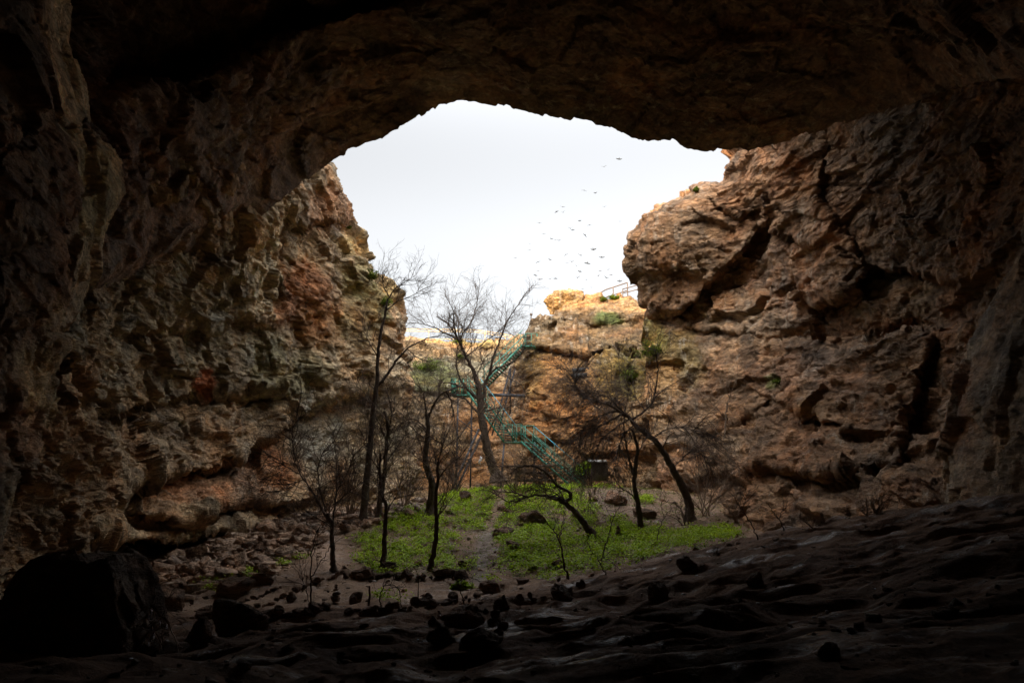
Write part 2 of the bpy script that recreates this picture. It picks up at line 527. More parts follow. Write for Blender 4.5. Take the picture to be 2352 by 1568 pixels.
# rows: coarse above the frame, fine inside it
rows = []
frame_top = -30.0
PXc = np.repeat(cx[None], 330, 0)
k1 = np.linspace(0, 1, 30)[:, None]
k2 = np.linspace(0, 1, 301)[1:][:, None]
PYc = np.concatenate([top[None] + (frame_top - top[None]) * k1, frame_top + (ye[None] - frame_top) * k2], 0)
tps = TPS([(-900, -900), (-900, 0), (-900, 900), (0, 0), (230, 700), (0, 400), (200, 300), (400, 620), (400, 300), (640, 462), (600, 200), (750, 378), (1005, 235), (1400, 290), (1680, 347), (1900, 290), (2100, 232),
           (2352, 170), (3300, 60), (3300, -900), (1176, -900), (1176, 0), (700, 0), (1700, 0), (2352, 0), (1400, 150), (1000, 130), (300, 60), (2100, 120)],
          [3.5, 5, 7, 14, 19.5, 13.5, 16, 24, 20, 30, 23, 32, 30, 29, 30, 27.5, 23,
           16, 5, 3, 8, 21, 21, 20, 13, 25.5, 25.5, 18, 20], .02, 1000)
Yc = tps(PXc, PYc)
dl = (ye[None] - PYc)
Yc = Yc - 0.0
# the dome above the upper left opens deeper
Yc = apply_ledges(PXc, PYc, Yc, [
    dict(line=[(230, 215), (450, 178), (560, 130), (700, 62), (860, 18), (1000, -20)], amp=2.2, w=120, up=True, end=60),
    dict(line=[(330, 185), (450, 190), (600, 190), (800, 180), (980, 200)], amp=.6, w=50),
    dict(line=[(420, 340), (600, 300), (800, 250), (940, 215)], amp=.6, w=60),
    dict(line=[(1050, 190), (1300, 200), (1600, 240), (1900, 200)], amp=.5, w=60)])
# tuck the left run of the edge behind the side wall
tuck = smooth01((620 - PXc) / 120) * smooth01(1 - dl / 90)
Yc = Yc + tuck * 2.5
ceil_blobs = [(300, 80, 220, 110, DARK, .35), (700, 10, 400, 60, DARK, .3), (1900, 350, 300, 80, BEIGE, .4), (800, 280, 260, 50, BROWN, .3)]  # DARK blobs put the upper dome's shade into the ceiling colour
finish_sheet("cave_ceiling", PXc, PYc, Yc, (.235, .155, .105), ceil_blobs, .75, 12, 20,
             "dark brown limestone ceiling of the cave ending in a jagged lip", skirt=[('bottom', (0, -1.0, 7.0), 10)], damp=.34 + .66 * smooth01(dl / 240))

# --- left wall and left cliff ---------------------------------------
edge_l = lerp_poly([(200, 560), (300, 690), (350, 735), (378, 752), (390, 768), (412, 772), (440, 776), (470, 789), (495, 790), (522, 797), (545, 820), (562, 832), (585, 836), (612, 848), (640, 876),
                    (655, 898), (672, 905), (690, 922), (720, 934), (742, 939), (760, 934), (778, 922), (800, 928), (850, 934), (1000, 950), (1200, 960), (1500, 960)])
ridge = lerp_poly([(-400, 100), (0, 165), (100, 165), (200, 195), (300, 215), (350, 245), (430, 262), (500, 240), (600, 222), (660, 205), (720, 180), (800, 130), (850, 100), (900, 95), (950, 85), (1000, 68), (1100, 45), (1200, 15), (1280, -10), (1500, -60)])
ry = np.concatenate([np.arange(230, 1420, 2.6)])
nl = 460
kk = np.linspace(0, 1, nl)[None]
x0 = ridge(ry) - 140
x1 = edge_l(ry)
PXl = x0[:, None] + (x1 - x0)[:, None] * kk
PYl = np.repeat(ry[:, None], nl, 1)
tps = TPS([(150, 300), (230, 600), (100, 1000), (0, 1400), (400, 450), (400, 700), (560, 450), (600, 600), (700, 420), (700, 600), (800, 500), (780, 400), (850, 620), (930, 750), (900, 1000), (700, 800), (700, 1000), (500, 850),
           (500, 1000), (400, 1200), (450, 1350), (200, 1200), (200, 1400), (650, 1200), (850, 1200), (950, 1200), (600, 1400), (800, 1400)],
          [16, 20, 17.5, 15, 22, 26, 28, 32, 34, 36.5, 41, 39, 44.5, 48, 47, 39, 40, 33,
           33.5, 29, 28, 22, 20, 37, 43.5, 46, 33, 40], .02, 800)
Yl = tps(PXl, PYl) + 2.6 * np.exp(-(PXl - x0[:, None]) / 90.0)
Yl = Yl + 3.0 * np.exp(-(x1[:, None] - PXl) / 22.0) * smooth01((900 - PYl) / 100)
Yl = apply_ledges(PXl, PYl, Yl, [
    dict(line=[(190, 960), (320, 935), (450, 905), (560, 882), (640, 872)], amp=1.5, w=55),
    dict(line=[(240, 1115), (400, 1085), (500, 1072), (560, 1045), (650, 985), (720, 930), (800, 903), (870, 900)], amp=2.4, w=85),
    dict(line=[(250, 1150), (330, 1185), (430, 1196), (490, 1165), (570, 1148), (660, 1160), (760, 1140)], amp=2.2, w=100),
    dict(line=[(170, 1222), (300, 1238), (420, 1238), (520, 1222), (640, 1205), (740, 1180)], amp=4.5, w=160),
    dict(line=[(480, 640), (540, 625), (600, 620), (660, 612), (720, 612)], vert=True, amp=1.6, w=70),
    dict(line=[(640, 520), (700, 517), (790, 500)], amp=1.5, w=40, end=25),
    dict(line=[(700, 735), (760, 700), (850, 640), (900, 655)], amp=.8, w=40, end=30),
    dict(line=[(260, 770), (400, 760), (560, 735), (640, 760)], amp=.8, w=60),
    dict(line=[(250, 620), (400, 560), (520, 520)], amp=.9, w=60),
    dict(line=[(290, 480), (430, 420), (600, 400), (690, 380)], amp=1.1, w=50),
])
left_blobs = [(350, 700, 260, 300, GREY, .7), (520, 850, 220, 120, (.29, .26, .2), .8), (440, 1000, 240, 160, BROWN, .5), (690, 680, 85, 90, RED, .9), (760, 740, 90, 60, ORANGE, .6), (750, 480, 70, 60, RED, .55),
              (600, 590, 42, 150, PALE, 1.0), (575, 640, 16, 90, PALE, 1.0), (630, 540, 20, 90, PALE, 1.0), (488, 640, 12, 34, PALE, .95), (520, 690, 9, 24, PALE, .8), (463, 878, 24, 32, (.42, .13, .05), .9), (650, 860, 90, 80, OLIVE, .45), (600, 1085, 90, 50, RED, .7),
              (420, 1130, 120, 35, RED, .5), (560, 1140, 90, 25, RED, .6), (730, 990, 80, 80, (.29, .27, .23), .85), (840, 720, 60, 90, OLIVE, .45), (880, 690, 45, 50, (.2, .17, .06), .55), (900, 780, 40, 40, ORANGE, .6),
              (420, 1270, 160, 50, (.11, .115, .06), .8), (850, 1000, 80, 90, GREY, .6), (820, 560, 40, 35, (.5, .34, .17), .9), (905, 660, 18, 20, (.5, .34, .17), .9), (830, 640, 40, 60, (.16, .15, .05), .5)]  # gold blobs paint sunlight onto two knobs the sun misses
finish_sheet("cliff", PXl, PYl, Yl, BEIGE, left_blobs, 1.0, 33, 40,
             "left limestone wall with streaked grey and reddish rock above dark hollows", skirt=[('bottom', (0, 0, -4), 3), ('right', (-3.5, 5.0, .6), 14)])

# --- near left wall ---------------------------------------------------
ry = dense(-700, 1480, -20, 1480, 3.2, 40)
xn1 = ridge(ry)
nn = 260
kk = np.linspace(0, 1, nn)[None] ** .75
PXn = (-700) + (xn1 + 700)[:, None] * kk
PYn = np.repeat(ry[:, None], nn, 1)
tps = TPS([(-700, -700), (-700, 400), (-700, 1480), (0, 0), (160, 0), (200, 300), (0, 300), (230, 600), (0, 600), (100, 850), (0, 850), (0, 1100), (60, 1000), (0, 1400), (-60, 1480), (100, -700)],
          [8, 8.5, 8.5, 11.5, 12.5, 14.5, 11.5, 15.5, 12, 15, 13, 13.5, 15, 13, 12.5, 10], .02, 800)
Yn = tps(PXn, PYn)
Yn = Yn - 1.2 + 3.0 * np.exp(-(xn1[:, None] - PXn) / 65.0)
Yn = apply_ledges(PXn, PYn, Yn, [
    dict(line=[(-60, 590), (60, 545), (150, 470), (215, 400)], amp=.7, w=50),
    dict(line=[(-60, 330), (60, 300), (140, 255), (175, 180)], amp=.5, w=60),
    dict(line=[(-60, 770), (60, 740), (170, 650)], amp=.7, w=60, ),
    dict(line=[(-60, 960), (30, 940), (90, 930)], amp=.6, w=50)])
near_blobs = [(145, 60, 45, 150, PALE, .9), (175, 220, 42, 150, PALE, 1.0), (215, 430, 45, 150, (.54, .39, .24), .95), (190, 620, 34, 110, (.54, .38, .26), .9), (130, 740, 50, 90, PALE, .8), (75, 880, 42, 100, (.54, .4, .27), .9),
              (30, 1000, 50, 80, (.38, .26, .18), .8), (30, 1180, 50, 120, GREY, .9), (0, 520, 80, 60, GREY, .4), (60, 470, 50, 40, (.3, .25, .2), .5)]
finish_sheet("cave_wall", PXn, PYn, Yn, (.30, .205, .135), near_blobs, .55, 60, 70,
             "near left wall of the cave with a pale flowstone ridge down its edge", skirt=[('bottom', (0, 0, -4), 3), ('left', (-15, -9, 0), 14), ('right', (-2.5, 3.5, 0), 8)])

# --- right cliff ------------------------------------------------------
edge_r = lerp_poly([(180, 1800), (300, 1700), (348, 1690), (352, 1682), (375, 1672), (385, 1662), (410, 1658), (420, 1650), (428, 1610), (440, 1590), (455, 1575), (470, 1545), (480, 1512), (500, 1492), (512, 1478), (530, 1465), (548, 1452),
                    (575, 1446), (600, 1440), (614, 1442), (625, 1456), (640, 1470), (680, 1472), (700, 1474), (720, 1480), (760, 1475), (820, 1480), (1000, 1500), (1160, 1520), (1300, 1530)])
ry = np.arange(150, 1300, 2.7)
xr0 = edge_r(ry)
xr1 = np.full_like(ry, 2760.0)
nrr = 520
kk = np.linspace(0, 1, nrr)[None]
kk = np.where(kk < .86, kk / .86 * .72, .72 + (kk - .86) / .14 * .28)
PXr = xr0[:, None] + (xr1 - xr0)[:, None] * kk
PYr = np.repeat(ry[:, None], nrr, 1)
tps = TPS([(1800, 180), (1690, 350), (1800, 400), (1600, 430), (1440, 600), (1500, 520), (1480, 720), (1600, 600), (1700, 500), (1700, 700), (1600, 800), (1500, 900), (1500, 1150), (1600, 1100), (1700, 1000), (1750, 850), (1900, 900),
           (1900, 600), (1900, 400), (1900, 1150), (2100, 900), (2100, 300), (2100, 600), (2200, 1100), (2352, 900), (2352, 300), (2352, 600), (2760, 150), (2760, 700), (2760, 1300), (1800, 1250), (1600, 1290)],
          [34, 37.5, 34.5, 41, 42, 41.5, 45.5, 40, 38, 40, 42, 45, 42, 39, 36.5, 36, 31.5,
           32.5, 32, 28, 27, 26, 27, 21.5, 20, 18, 19.5, 9, 10, 9, 28, 37], .02, 800)
Yr = tps(PXr, PYr)
Yr = Yr + 3.0 * np.exp(-(PXr - xr0[:, None]) / 20.0) * smooth01((760 - PYr) / 60)
Yr = apply_ledges(PXr, PYr, Yr, [
    dict(line=[(1465, 705), (1490, 722), (1560, 712), (1620, 670), (1680, 605), (1720, 560), (1770, 500)], amp=1.7, w=120, end=30),
    dict(line=[(1860, 705), (1950, 672), (2000, 618), (2090, 622), (2220, 645)], amp=2.2, w=70),
    dict(line=[(1770, 792), (1835, 788), (1936, 815), (2041, 776), (2095, 752), (2180, 745)], amp=1.8, w=55, up=True),
    dict(line=[(1820, 905), (1879, 960), (1957, 992), (2060, 1000)], amp=1.2, w=45),
    dict(line=[(1560, 1120), (1640, 1090), (1760, 1075), (1900, 1090), (2060, 1060)], amp=1.6, w=80),
    dict(line=[(1560, 745), (1650, 760), (1720, 770), (1780, 775)], amp=.8, w=40),
    dict(line=[(1660, 330), (1700, 440), (1740, 540)], amp=0.01, w=40),
    dict(line=[(300, 1900), (450, 1880), (560, 1960), (640, 2000)], vert=True, amp=.6, w=110),
    dict(line=[(1720, 520), (1800, 545), (1900, 560)], amp=.9, w=50),
    dict(line=[(1640, 470), (1700, 500), (1790, 470)], amp=.8, w=40),
    dict(line=[(770, 2150), (880, 2110), (1000, 2075), (1110, 2060)], vert=True, amp=1.5, w=90),
    dict(line=[(1560, 1000), (1680, 985), (1800, 900), (1880, 830)], amp=.8, w=40),
])
right_blobs = [(1530, 560, 120, 140, (.20, .13, .08), .5), (1790, 420, 60, 80, (.3, .17, .1), .5), (1800, 640, 110, 110, (.29, .19, .14), .6), (1700, 780, 130, 100, (.31, .21, .14), .7), (1560, 830, 90, 90, (.28, .2, .07), .6),
               (1500, 780, 60, 60, (.15, .15, .04), .6), (1620, 960, 150, 130, (.31, .21, .14), .5), (1880, 870, 160, 60, (.3, .2, .15), .6), (2040, 680, 100, 60, (.27, .22, .17), .6), (1730, 820, 20, 40, DARK, .7), (1800, 660, 14, 60, (.08, .08, .085), .5),
               (2100, 400, 160, 200, (.15, .115, .09), .6), (1500, 900, 70, 100, (.33, .2, .1), .6), (1780, 880, 22, 20, (.13, .17, .04), .7), (1700, 1090, 120, 60, (.26, .15, .09), .6)]
finish_sheet("cliff", PXr, PYr, Yr, (.30, .185, .118), right_blobs, .85, -22, 90,
             "right limestone wall with a bulging brown overhang and rough ledges below", skirt=[('bottom', (0, 0, -4), 3), ('left', (3.5, 5.0, .6), 14)])

# --- near right slab ----------------------------------------------------
edge_nr = lerp_poly([(-200, 2500), (400, 2420), (560, 2368), (620, 2345), (680, 2300), (740, 2262), (800, 2235), (900, 2205), (1000, 2200), (1080, 2190), (1180, 2180), (1300, 2170)])
ry = dense(-100, 1300, 520, 1300, 3, 30)
xq0 = edge_nr(ry)
nq = 120
kk = np.linspace(0, 1, nq)[None] ** 1.5
PXq = xq0[:, None] + (3000 - xq0)[:, None] * kk
PYq = np.repeat(ry[:, None], nq, 1)
tps = TPS([(2352, 620), (2240, 760), (2200, 1000), (2352, 1000), (2352, 800), (3000, 0), (3000, 700), (3000, 1300), (2180, 1250), (2420, 300)], [17, 19, 19.5, 16, 16.5, 9.5, 9.5, 9.5, 19, 14], .02, 800)
Yq = tps(PXq, PYq) + 2.4 * np.exp(-(PXq - xq0[:, None]) / 40)
finish_sheet("cave_wall", PXq, PYq, Yq, (.31, .24, .18), [(2230, 1120, 70, 60, (.32, .22, .15), .7), (2300, 800, 60, 160, (.16, .14, .13), .7), (2220, 950, 40, 120, (.26, .15, .1), .6)], .6, 75, 110,
             "right near wall of the cave leaning as a slab beside a dark cleft", skirt=[('bottom', (0, 0, -4), 3), ('right', (13, -9, 0), 14), ('left', (2, 4, 0), 8)])

# --- back right cliff -----------------------------------------------------
edge_b = lerp_poly([(1190, 800), (1205, 765), (1212, 745), (1222, 733), (1240, 724), (1265, 714), (1330, 700), (1345, 686), (1375, 682), (1400, 692), (1420, 680), (1450, 682), (1470, 700), (1490, 710), (1640, 720)])
bx = np.arange(1192, 1640, 2.4)
nb = 210
kk = np.linspace(0, 1, nb)[:, None]
yb = edge_b(bx)
PXb = np.repeat(bx[None], nb, 0)
PYb = yb[None] + (1210 - yb)[None] * kk
tps = TPS([(1192, 760), (1192, 900), (1192, 1100), (1250, 740), (1250, 900), (1300, 1080), (1350, 1130), (1350, 700), (1350, 780), (1350, 850), (1350, 1000), (1450, 700), (1450, 800), (1450, 1000), (1450, 1140), (1640, 720), (1640, 1000), (1640, 1150), (1250, 1150), (1350, 1210)],
          [56, 54.5, 52.5, 55, 51.5, 48.5, 47, 57, 53, 51, 49.5, 56, 51.5, 48.5, 46, 52, 47, 44, 49, 46], .02, 800)
Yb = tps(PXb, PYb) + 2.5 * np.exp(-(PXb - 1192) / 14)
Yb = apply_ledges(PXb, PYb, Yb, [
    dict(line=[(1210, 792), (1260, 800), (1330, 815), (1400, 805), (1470, 820)], amp=1.6, w=40, end=30),
    dict(line=[(1260, 735), (1340, 745), (1470, 740)], amp=.8, w=20, end=20),
    dict(line=[(1340, 880), (1400, 850), (1470, 880)], amp=.6, w=30)])
back_blobs = [(1300, 870, 110, 80, (.42, .24, .10), .9), (1290, 960, 110, 100, (.40, .23, .11), .9), (1350, 760, 130, 50, (.28, .2, .12), .7), (1420, 860, 60, 60, (.25, .19, .05), .6), (1390, 1060, 90, 70, (.38, .21, .11), .9), (1225, 850, 30, 80, (.24, .17, .06), .6),
              (1400, 740, 40, 12, (.14, .2, .05), .8), (1460, 850, 50, 60, (.18, .18, .04), .6)]
finish_sheet("cliff", PXb, PYb, Yb, (.34, .22, .125), back_blobs, 1.15, -10, 130,
             "ochre back cliff to the right of the green staircase", skirt=[('top', (0, 6, -.5), 8), ('left', (1.5, 5, 0), 8)])

# --- back slope -------------------------------------------------------------
edge_s = lerp_poly([(820, 765), (930, 776), (960, 778), (1000, 784), (1060, 786), (1100, 789), (1140, 784), (1165, 782), (1190, 772), (1215, 768), (1300, 780)])
sx = np.arange(822, 1300, 2.4)
ns = 220
kk = np.linspace(0, 1, ns)[:, None]
ys = edge_s(sx)
PXs = np.repeat(sx[None], ns, 0)
PYs = ys[None] + (1230 - ys)[None] * kk
tps = TPS([(822, 765), (1050, 785), (1300, 780), (1050, 830), (1050, 900), (1050, 1000), (1050, 1120), (900, 900), (900, 1120), (1200, 850), (1200, 1000), (1200, 1120), (1300, 1000), (1050, 1230), (822, 1200), (1300, 1230), (930, 1000)],
          [66, 68, 66, 62, 58.5, 56, 51, 57, 48, 58, 55, 50, 55, 48, 46, 48, 54], .02, 800)
Ys = tps(PXs, PYs)
Ys = apply_ledges(PXs, PYs, Ys, [dict(line=[(900, 900), (1000, 905), (1120, 890), (1210, 900)], amp=1.2, w=40, end=30), dict(line=[(900, 1090), (960, 1045), (1020, 1080), (1050, 1120)], amp=1.4, w=30, end=20, up=True),
                                 dict(line=[(1090, 790), (1150, 800), (1215, 810)], amp=1.0, w=30, end=20)])
slope_blobs = [(1050, 850, 160, 40, (.33, .29, .21), .8), (1000, 870, 70, 40, (.10, .14, .04), .7), (1060, 790, 100, 6, (.42, .35, .16), .8), (1130, 960, 120, 60, (.38, .22, .11), .8), (970, 1080, 60, 50, (.40, .23, .11), .9), (1120, 1060, 90, 60, (.38, .22, .11), .8),
               (900, 970, 70, 70, (.2, .15, .1), .7), (1180, 830, 40, 40, (.22, .14, .08), .7), (1020, 925, 60, 30, (.24, .18, .11), .6)]
finish_sheet("cliff", PXs, PYs, Ys, (.33, .23, .14), slope_blobs, .9, 5, 150,
             "stony back slope under the yellow railing with grass on its ledges", skirt=[('top', (0, 14, -.6), 10)])

# ------------------------------------------------------------------ ground
gp = [  # (px, py, Y)
    (0, 1568, 7.2), (600, 1568, 6.6), (1176, 1568, 6.2), (1800, 1568, 5.6), (2352, 1568, 5.0), (2700, 1500, 5.0),
    (1176, 1480, 10.2), (1800, 1410, 10), (2352, 1350, 8.8), (600, 1490, 11), (1500, 1405, 13), (2352, 1250, 12), (1900, 1300, 14), (250, 1500, 12), (0, 1480, 12),
    (2352, 1152, 16.5), (2150, 1172, 17.5), (2000, 1192, 18.5), (1850, 1213, 19.5), (1700, 1243, 20), (1500, 1290, 20), (1350, 1338, 20), (1200, 1372, 20), (1000, 1400, 18.5), (800, 1420, 18),
    (450, 1400, 21.5), (700, 1370, 22.5), (1000, 1350, 23.5), (350, 1335, 26), (500, 1290, 28.5), (620, 1245, 31.5), (720, 1205, 35), (800, 1170, 40), (560, 1325, 25), (700, 1290, 28.5),
    (870, 1300, 26.5), (1000, 1300, 26.5), (900, 1240, 31), (1150, 1330, 24), (1300, 1320, 23.5), (1100, 1250, 29), (1280, 1250, 28), (1100, 1180, 35), (1020, 1140, 40), (1140, 1118, 39.5), (1250, 1118, 40.5), (1350, 1120, 42),
    (1400, 1180, 35), (1500, 1240, 27), (1450, 1120, 42), (1550, 1165, 36), (1600, 1200, 33), (1680, 1222, 30), (900, 1170, 40), (1300, 1180, 34.5)]
gpts = [W(a, b, c) for a, b, c in gp]
xs = [p[0] for p in gpts] + [0, -6, 6, 0, -14, 14, 0, 10, 14, 18, -14, -18, 0, -8, 8, 0, 10, 12, 14]
yy = [p[1] for p in gpts] + [0, 0, 0, -15, -15, -15, 3, 24, 20, 12, 22, 10, 48, 48, 48, 60, 33, 29, 26]
zz = [p[2] for p in gpts] + [0.05, -.2, .5, 0, -.5, 1, .1, .3, 1.0, 1.8, -1.0, -.6, 1.0, .6, 2.0, 1.5, .6, .5, .8]
GT = TPS(np.c_[xs, yy], zz, .02, 20)
def gz(x, y):
    x, y = np.asarray(x, float), np.asarray(y, float)
    z = GT(x, y)
    near = smooth01((23 - y) / 6)
    P1 = np.stack([x * .35 + y * .12, y * .95 - x * .1, 0 * x + 2.0], -1)
    P2 = np.stack([x * .8, y * 1.9, 0 * x + 7.0], -1)
    P3 = np.stack([x * 1.7, y * 1.7, 0 * x + 3.0], -1)
    wave = .30 * fbm(P1, 3, .5, 200) + .125 * (1 - np.abs(vnoise(P2, 210)) * 2) + .028 * (1 - np.abs(vnoise(P2 * 2.3 + fbm(P1, 2, .5, 212)[..., None], 211)) * 2)
    z = z + near * (wave * (.45 + .55 * smooth01((y - 4) / 5)) + .05 * fbm(P3, 4, .6, 220))
    z = z + (1 - near) * (.16 * fbm(P3 * .5, 4, .55, 230) + .07 * facet(P3 * 1.3, 231, 1.0))
    return z
az = np.concatenate([np.linspace(-88, -42, 40)[:-1], np.linspace(-42, 42, 860), np.linspace(42, 88, 40)[1:]]) * math.pi / 180
rr = np.concatenate([np.geomspace(.6, 4.5, 30)[:-1], np.geomspace(4.5, 60, 620)])
A, R = np.meshgrid(az, rr)
GX, GY = R * np.sin(A), R * np.cos(A)
GZ = gz(GX, GY)
Pg = np.stack([GX, GY, GZ], -1)
pxg, pyg = project(Pg)
nC = fbm(Pg * .5, 4, .55, 300)
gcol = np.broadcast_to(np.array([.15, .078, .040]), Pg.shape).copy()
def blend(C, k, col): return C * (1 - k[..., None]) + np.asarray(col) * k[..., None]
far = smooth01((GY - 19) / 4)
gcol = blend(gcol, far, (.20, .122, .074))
# beaten earth path on the left and up the middle
pth = lerp_poly([(400, 1405), (600, 1390), (800, 1350), (1000, 1372)])
k = smooth01(1.3 - np.abs(pyg - pth(pxg)) / 34 + .5 * nC) * smooth01((pxg - 380) / 60) * smooth01((1150 - pxg) / 100) * far
gcol = blend(gcol, k, (.36, .24, .16))
k = smooth01(1.2 - np.hypot((pxg - 755) / 40, (pyg - 1275) / 50) + .3 * nC)
gcol = blend(gcol, k * far, (.36, .24, .165))
k = smooth01(1.3 - np.abs(pxg - np.interp(pyg, [1150, 1250, 1330, 1380], [1150, 1110, 1100, 1140])) / 22 + .6 * nC) * smooth01((pyg - 1200) / 40) * far
gcol = blend(gcol, k * .8, (.24, .19, .155))
k = smooth01(1.2 - np.hypot((pxg - 1400) / 80, (pyg - 1155) / 40) + .4 * nC)
gcol = blend(gcol, k * .7 * far, (.15, .105, .08))
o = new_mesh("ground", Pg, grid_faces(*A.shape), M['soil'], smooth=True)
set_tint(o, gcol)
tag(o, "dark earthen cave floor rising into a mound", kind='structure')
# rear floor behind the viewer
bx_, by_ = np.meshgrid(np.linspace(-24, 24, 40), np.linspace(-22, .8, 24))
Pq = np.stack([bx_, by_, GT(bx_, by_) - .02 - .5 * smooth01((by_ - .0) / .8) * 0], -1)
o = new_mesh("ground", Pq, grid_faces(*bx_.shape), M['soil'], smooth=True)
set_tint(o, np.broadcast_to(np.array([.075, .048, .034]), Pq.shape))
tag(o, "cave floor behind the viewpoint", kind='structure')

def ground_hit(px, py):
    """world point where the line of sight through a pixel meets the ground"""
    Yt = np.geomspace(4.0, 62, 900)
    P = W(px, py, Yt)
    d = P[:, 2] - gz(P[:, 0], P[:, 1])
    i = np.where(d < 0)[0]
    if len(i) == 0: return W(px, py, 42.0)
    j = i[0]
    p = P[j].copy(); p[2] = gz(p[0], p[1])
    return p

# chamber behind and round the viewer
th, ph = np.meshgrid(np.linspace(0, 2 * math.pi, 140), np.linspace(-.25, math.pi / 2, 50))
ex = 23 * np.cos(ph) * np.cos(th); ey = 2 + 24 * np.cos(ph) * np.sin(th); ez = 17.5 * np.sin(ph) + .5
Pc = np.stack([ex, ey, ez], -1)
Pc = Pc * (1 + .10 * fbm(Pc * .15, 3, .5, 400)[..., None])
Fq = grid_faces(*th.shape)
cen = Pc.reshape(-1, 3)[Fq].mean(1)
Fq = Fq[cen[:, 1] < np.where(np.abs(cen[:, 0]) > 12, 16.0, 9.0)]
o = new_mesh("cave_wall", Pc, Fq, M['rock'])
set_tint(o, np.broadcast_to(np.array([.20, .135, .09]), Pc.shape))
tag(o, "rear chamber of the cave behind the viewpoint", kind='structure')

# outer hillside above and round the sinkhole
lipx = np.array([640, 750, 1005, 1200, 1400, 1680, 1760]); lip = W(lipx, edge_c(lipx), tps_l := np.array([30, 32, 30, 29.5, 29, 30, 29.5]))
ly = np.array([400, 500, 600, 690, 760]); lft = W(edge_l(ly), ly, np.array([39.5, 42, 44.5, 47, 49]))
by2 = np.array([930, 1050, 1200]); bck = W(by2, edge_s(by2), np.array([67, 69, 67]))
brx = np.array([1250, 1350, 1450]); brk = W(brx, edge_b(brx), np.array([58, 60, 59]))
rgy = np.array([640, 580, 480, 430, 360]); rgt = W(edge_r(rgy), rgy, np.array([46, 43.5, 43, 42, 38.5]))
rim = np.concatenate([lip[::-1] + [0, -.8, 4.5], lft + [-1.8, 1, -.6], bck + [0, 4, -.9], (brk + [0, 2, -.8]), rgt + [2.4, 1.5, -.8]])
poly = rim[:, :2]
extra = [(-60, 0, 32), (-60, 50, 19), (-60, 110, 14), (60, 0, 28), (60, 50, 20), (60, 110, 12), (0, -50, 30), (-45, 22, 32), (-26, 22, 31.5), (-13, 22, 27.3), (0, 22, 27.5), (15, 22, 28.5), (32, 20, 28), (0, 0, 29), (0, 110, 8), (-25, 45, 17.5), (-25, 70, 14), (25, 55, 17), (20, 80, 13), (0, 85, 12)]  # unseen ridge points, height set to keep the low sun out of the sinkhole
HT = TPS(np.r_[poly, np.array(extra)[:, :2]], np.r_[rim[:, 2], np.array(extra)[:, 2]], .01, 40)
hx, hy = np.meshgrid(np.linspace(-110, 110, 260), np.linspace(-70, 150, 260))
hz = HT(np.clip(hx, -60, 60), np.clip(hy, -50, 110)) + .5 * fbm(np.stack([hx * .12, hy * .12, 0 * hx], -1), 4, .5, 420)
Ph = np.stack([hx, hy, hz], -1)
Fq = grid_faces(*hx.shape)
cen = Ph.reshape(-1, 3)[Fq].mean(1)
def inside(x, y, poly):
    r = np.zeros(x.shape, bool)
    n = len(poly)
    for i in range(n):
        x1_, y1_ = poly[i]; x2_, y2_ = poly[(i + 1) % n]
        c = ((y1_ > y) != (y2_ > y)) & (x < (x2_ - x1_) * (y - y1_) / (y2_ - y1_ + 1e-12) + x1_)
        r ^= c
    return r
Fq = Fq[~inside(cen[:, 0], cen[:, 1], poly)]
o = new_mesh("hillside", Ph, Fq, M['rock'], smooth=True)
set_tint(o, np.broadcast_to(np.array([.30, .25, .12]), Ph.shape))
tag(o, "dry grassy hillside round the mouth of the sinkhole", kind='structure')
# ------------------------------------------------------------------ placing things on what is built so far
bpy.context.view_layer.update()
DG = bpy.context.evaluated_depsgraph_get()
def hit(px, py):
    o_ = Vector((0, 0, EYE)); d = Vector(W(px, py, 10.0).tolist()) - o_; d.normalize()
    ok, loc, nrm, idx, ob, mt = scene.ray_cast(DG, o_ + d * 2.0, d, distance=200)
    return (np.array(loc), np.array(nrm), ob) if ok else (W(px, py, 45.0), np.array([0, 0, 1.]), None)
def drop(x, y):
    return float(gz(np.array([x]), np.array([y]))[0])
def at_ground(px, py):
    """ground point seen at a pixel; if a wall is seen there, the ground below it"""
    p = ground_hit(px, py)
    return p
def px2m(px, Y): return px / F * Y

# ------------------------------------------------------------------ stones
def ico(sub):
    import bmesh
    bm = bmesh.new()
    bmesh.ops.create_icosphere(bm, subdivisions=sub, radius=1.0)
    V = np.array([v.co[:] for v in bm.verts]); Fc = np.array([[v.index for v in f.verts] for f in bm.faces])
    bm.free()
    return V, Fc
def stone_mesh(name, seed, mat, sub=4, rough=1.0, squash=(1, 1, 1), cut=True):
    V, Fc = ico(sub)
    r_ = np.random.RandomState(seed)
    if cut:      # planes cut off the ball: angular block
        for k in range(r_.randint(9, 15)):
            n = r_.normal(size=3); n /= np.linalg.norm(n)
            h = r_.uniform(.50, .86)
            d = V @ n - h
            V = V - np.where(d > 0, d, 0)[:, None] * n
    o3 = V * 1.6 + seed * 7.3
    nrm = V / (np.linalg.norm(V, axis=1)[:, None] + 1e-9)
    d = .09 * fbm(o3, 3, .5, seed) + .07 * facet(o3 * 1.6, seed + 3, 1.2) + .035 * fbm(o3 * 5, 3, .6, seed + 5)
    V = (V + nrm * (d * rough)[:, None]) * np.array(squash)
    me = new_mesh(name, V, Fc, mat, link=False).data
    return me
STONES = {}
for kind, mt in (('boulder', 'boulder'), ('pale', 'boulder_pale'), ('dark', 'boulder_dark')):
    STONES[kind] = [stone_mesh(kind + "_stone", 31 * i + len(kind), M[mt], 3, 1.0, (1, .85, .62 + .1 * (i % 3))) for i in range(7)]
rs = np.random.RandomState(5)
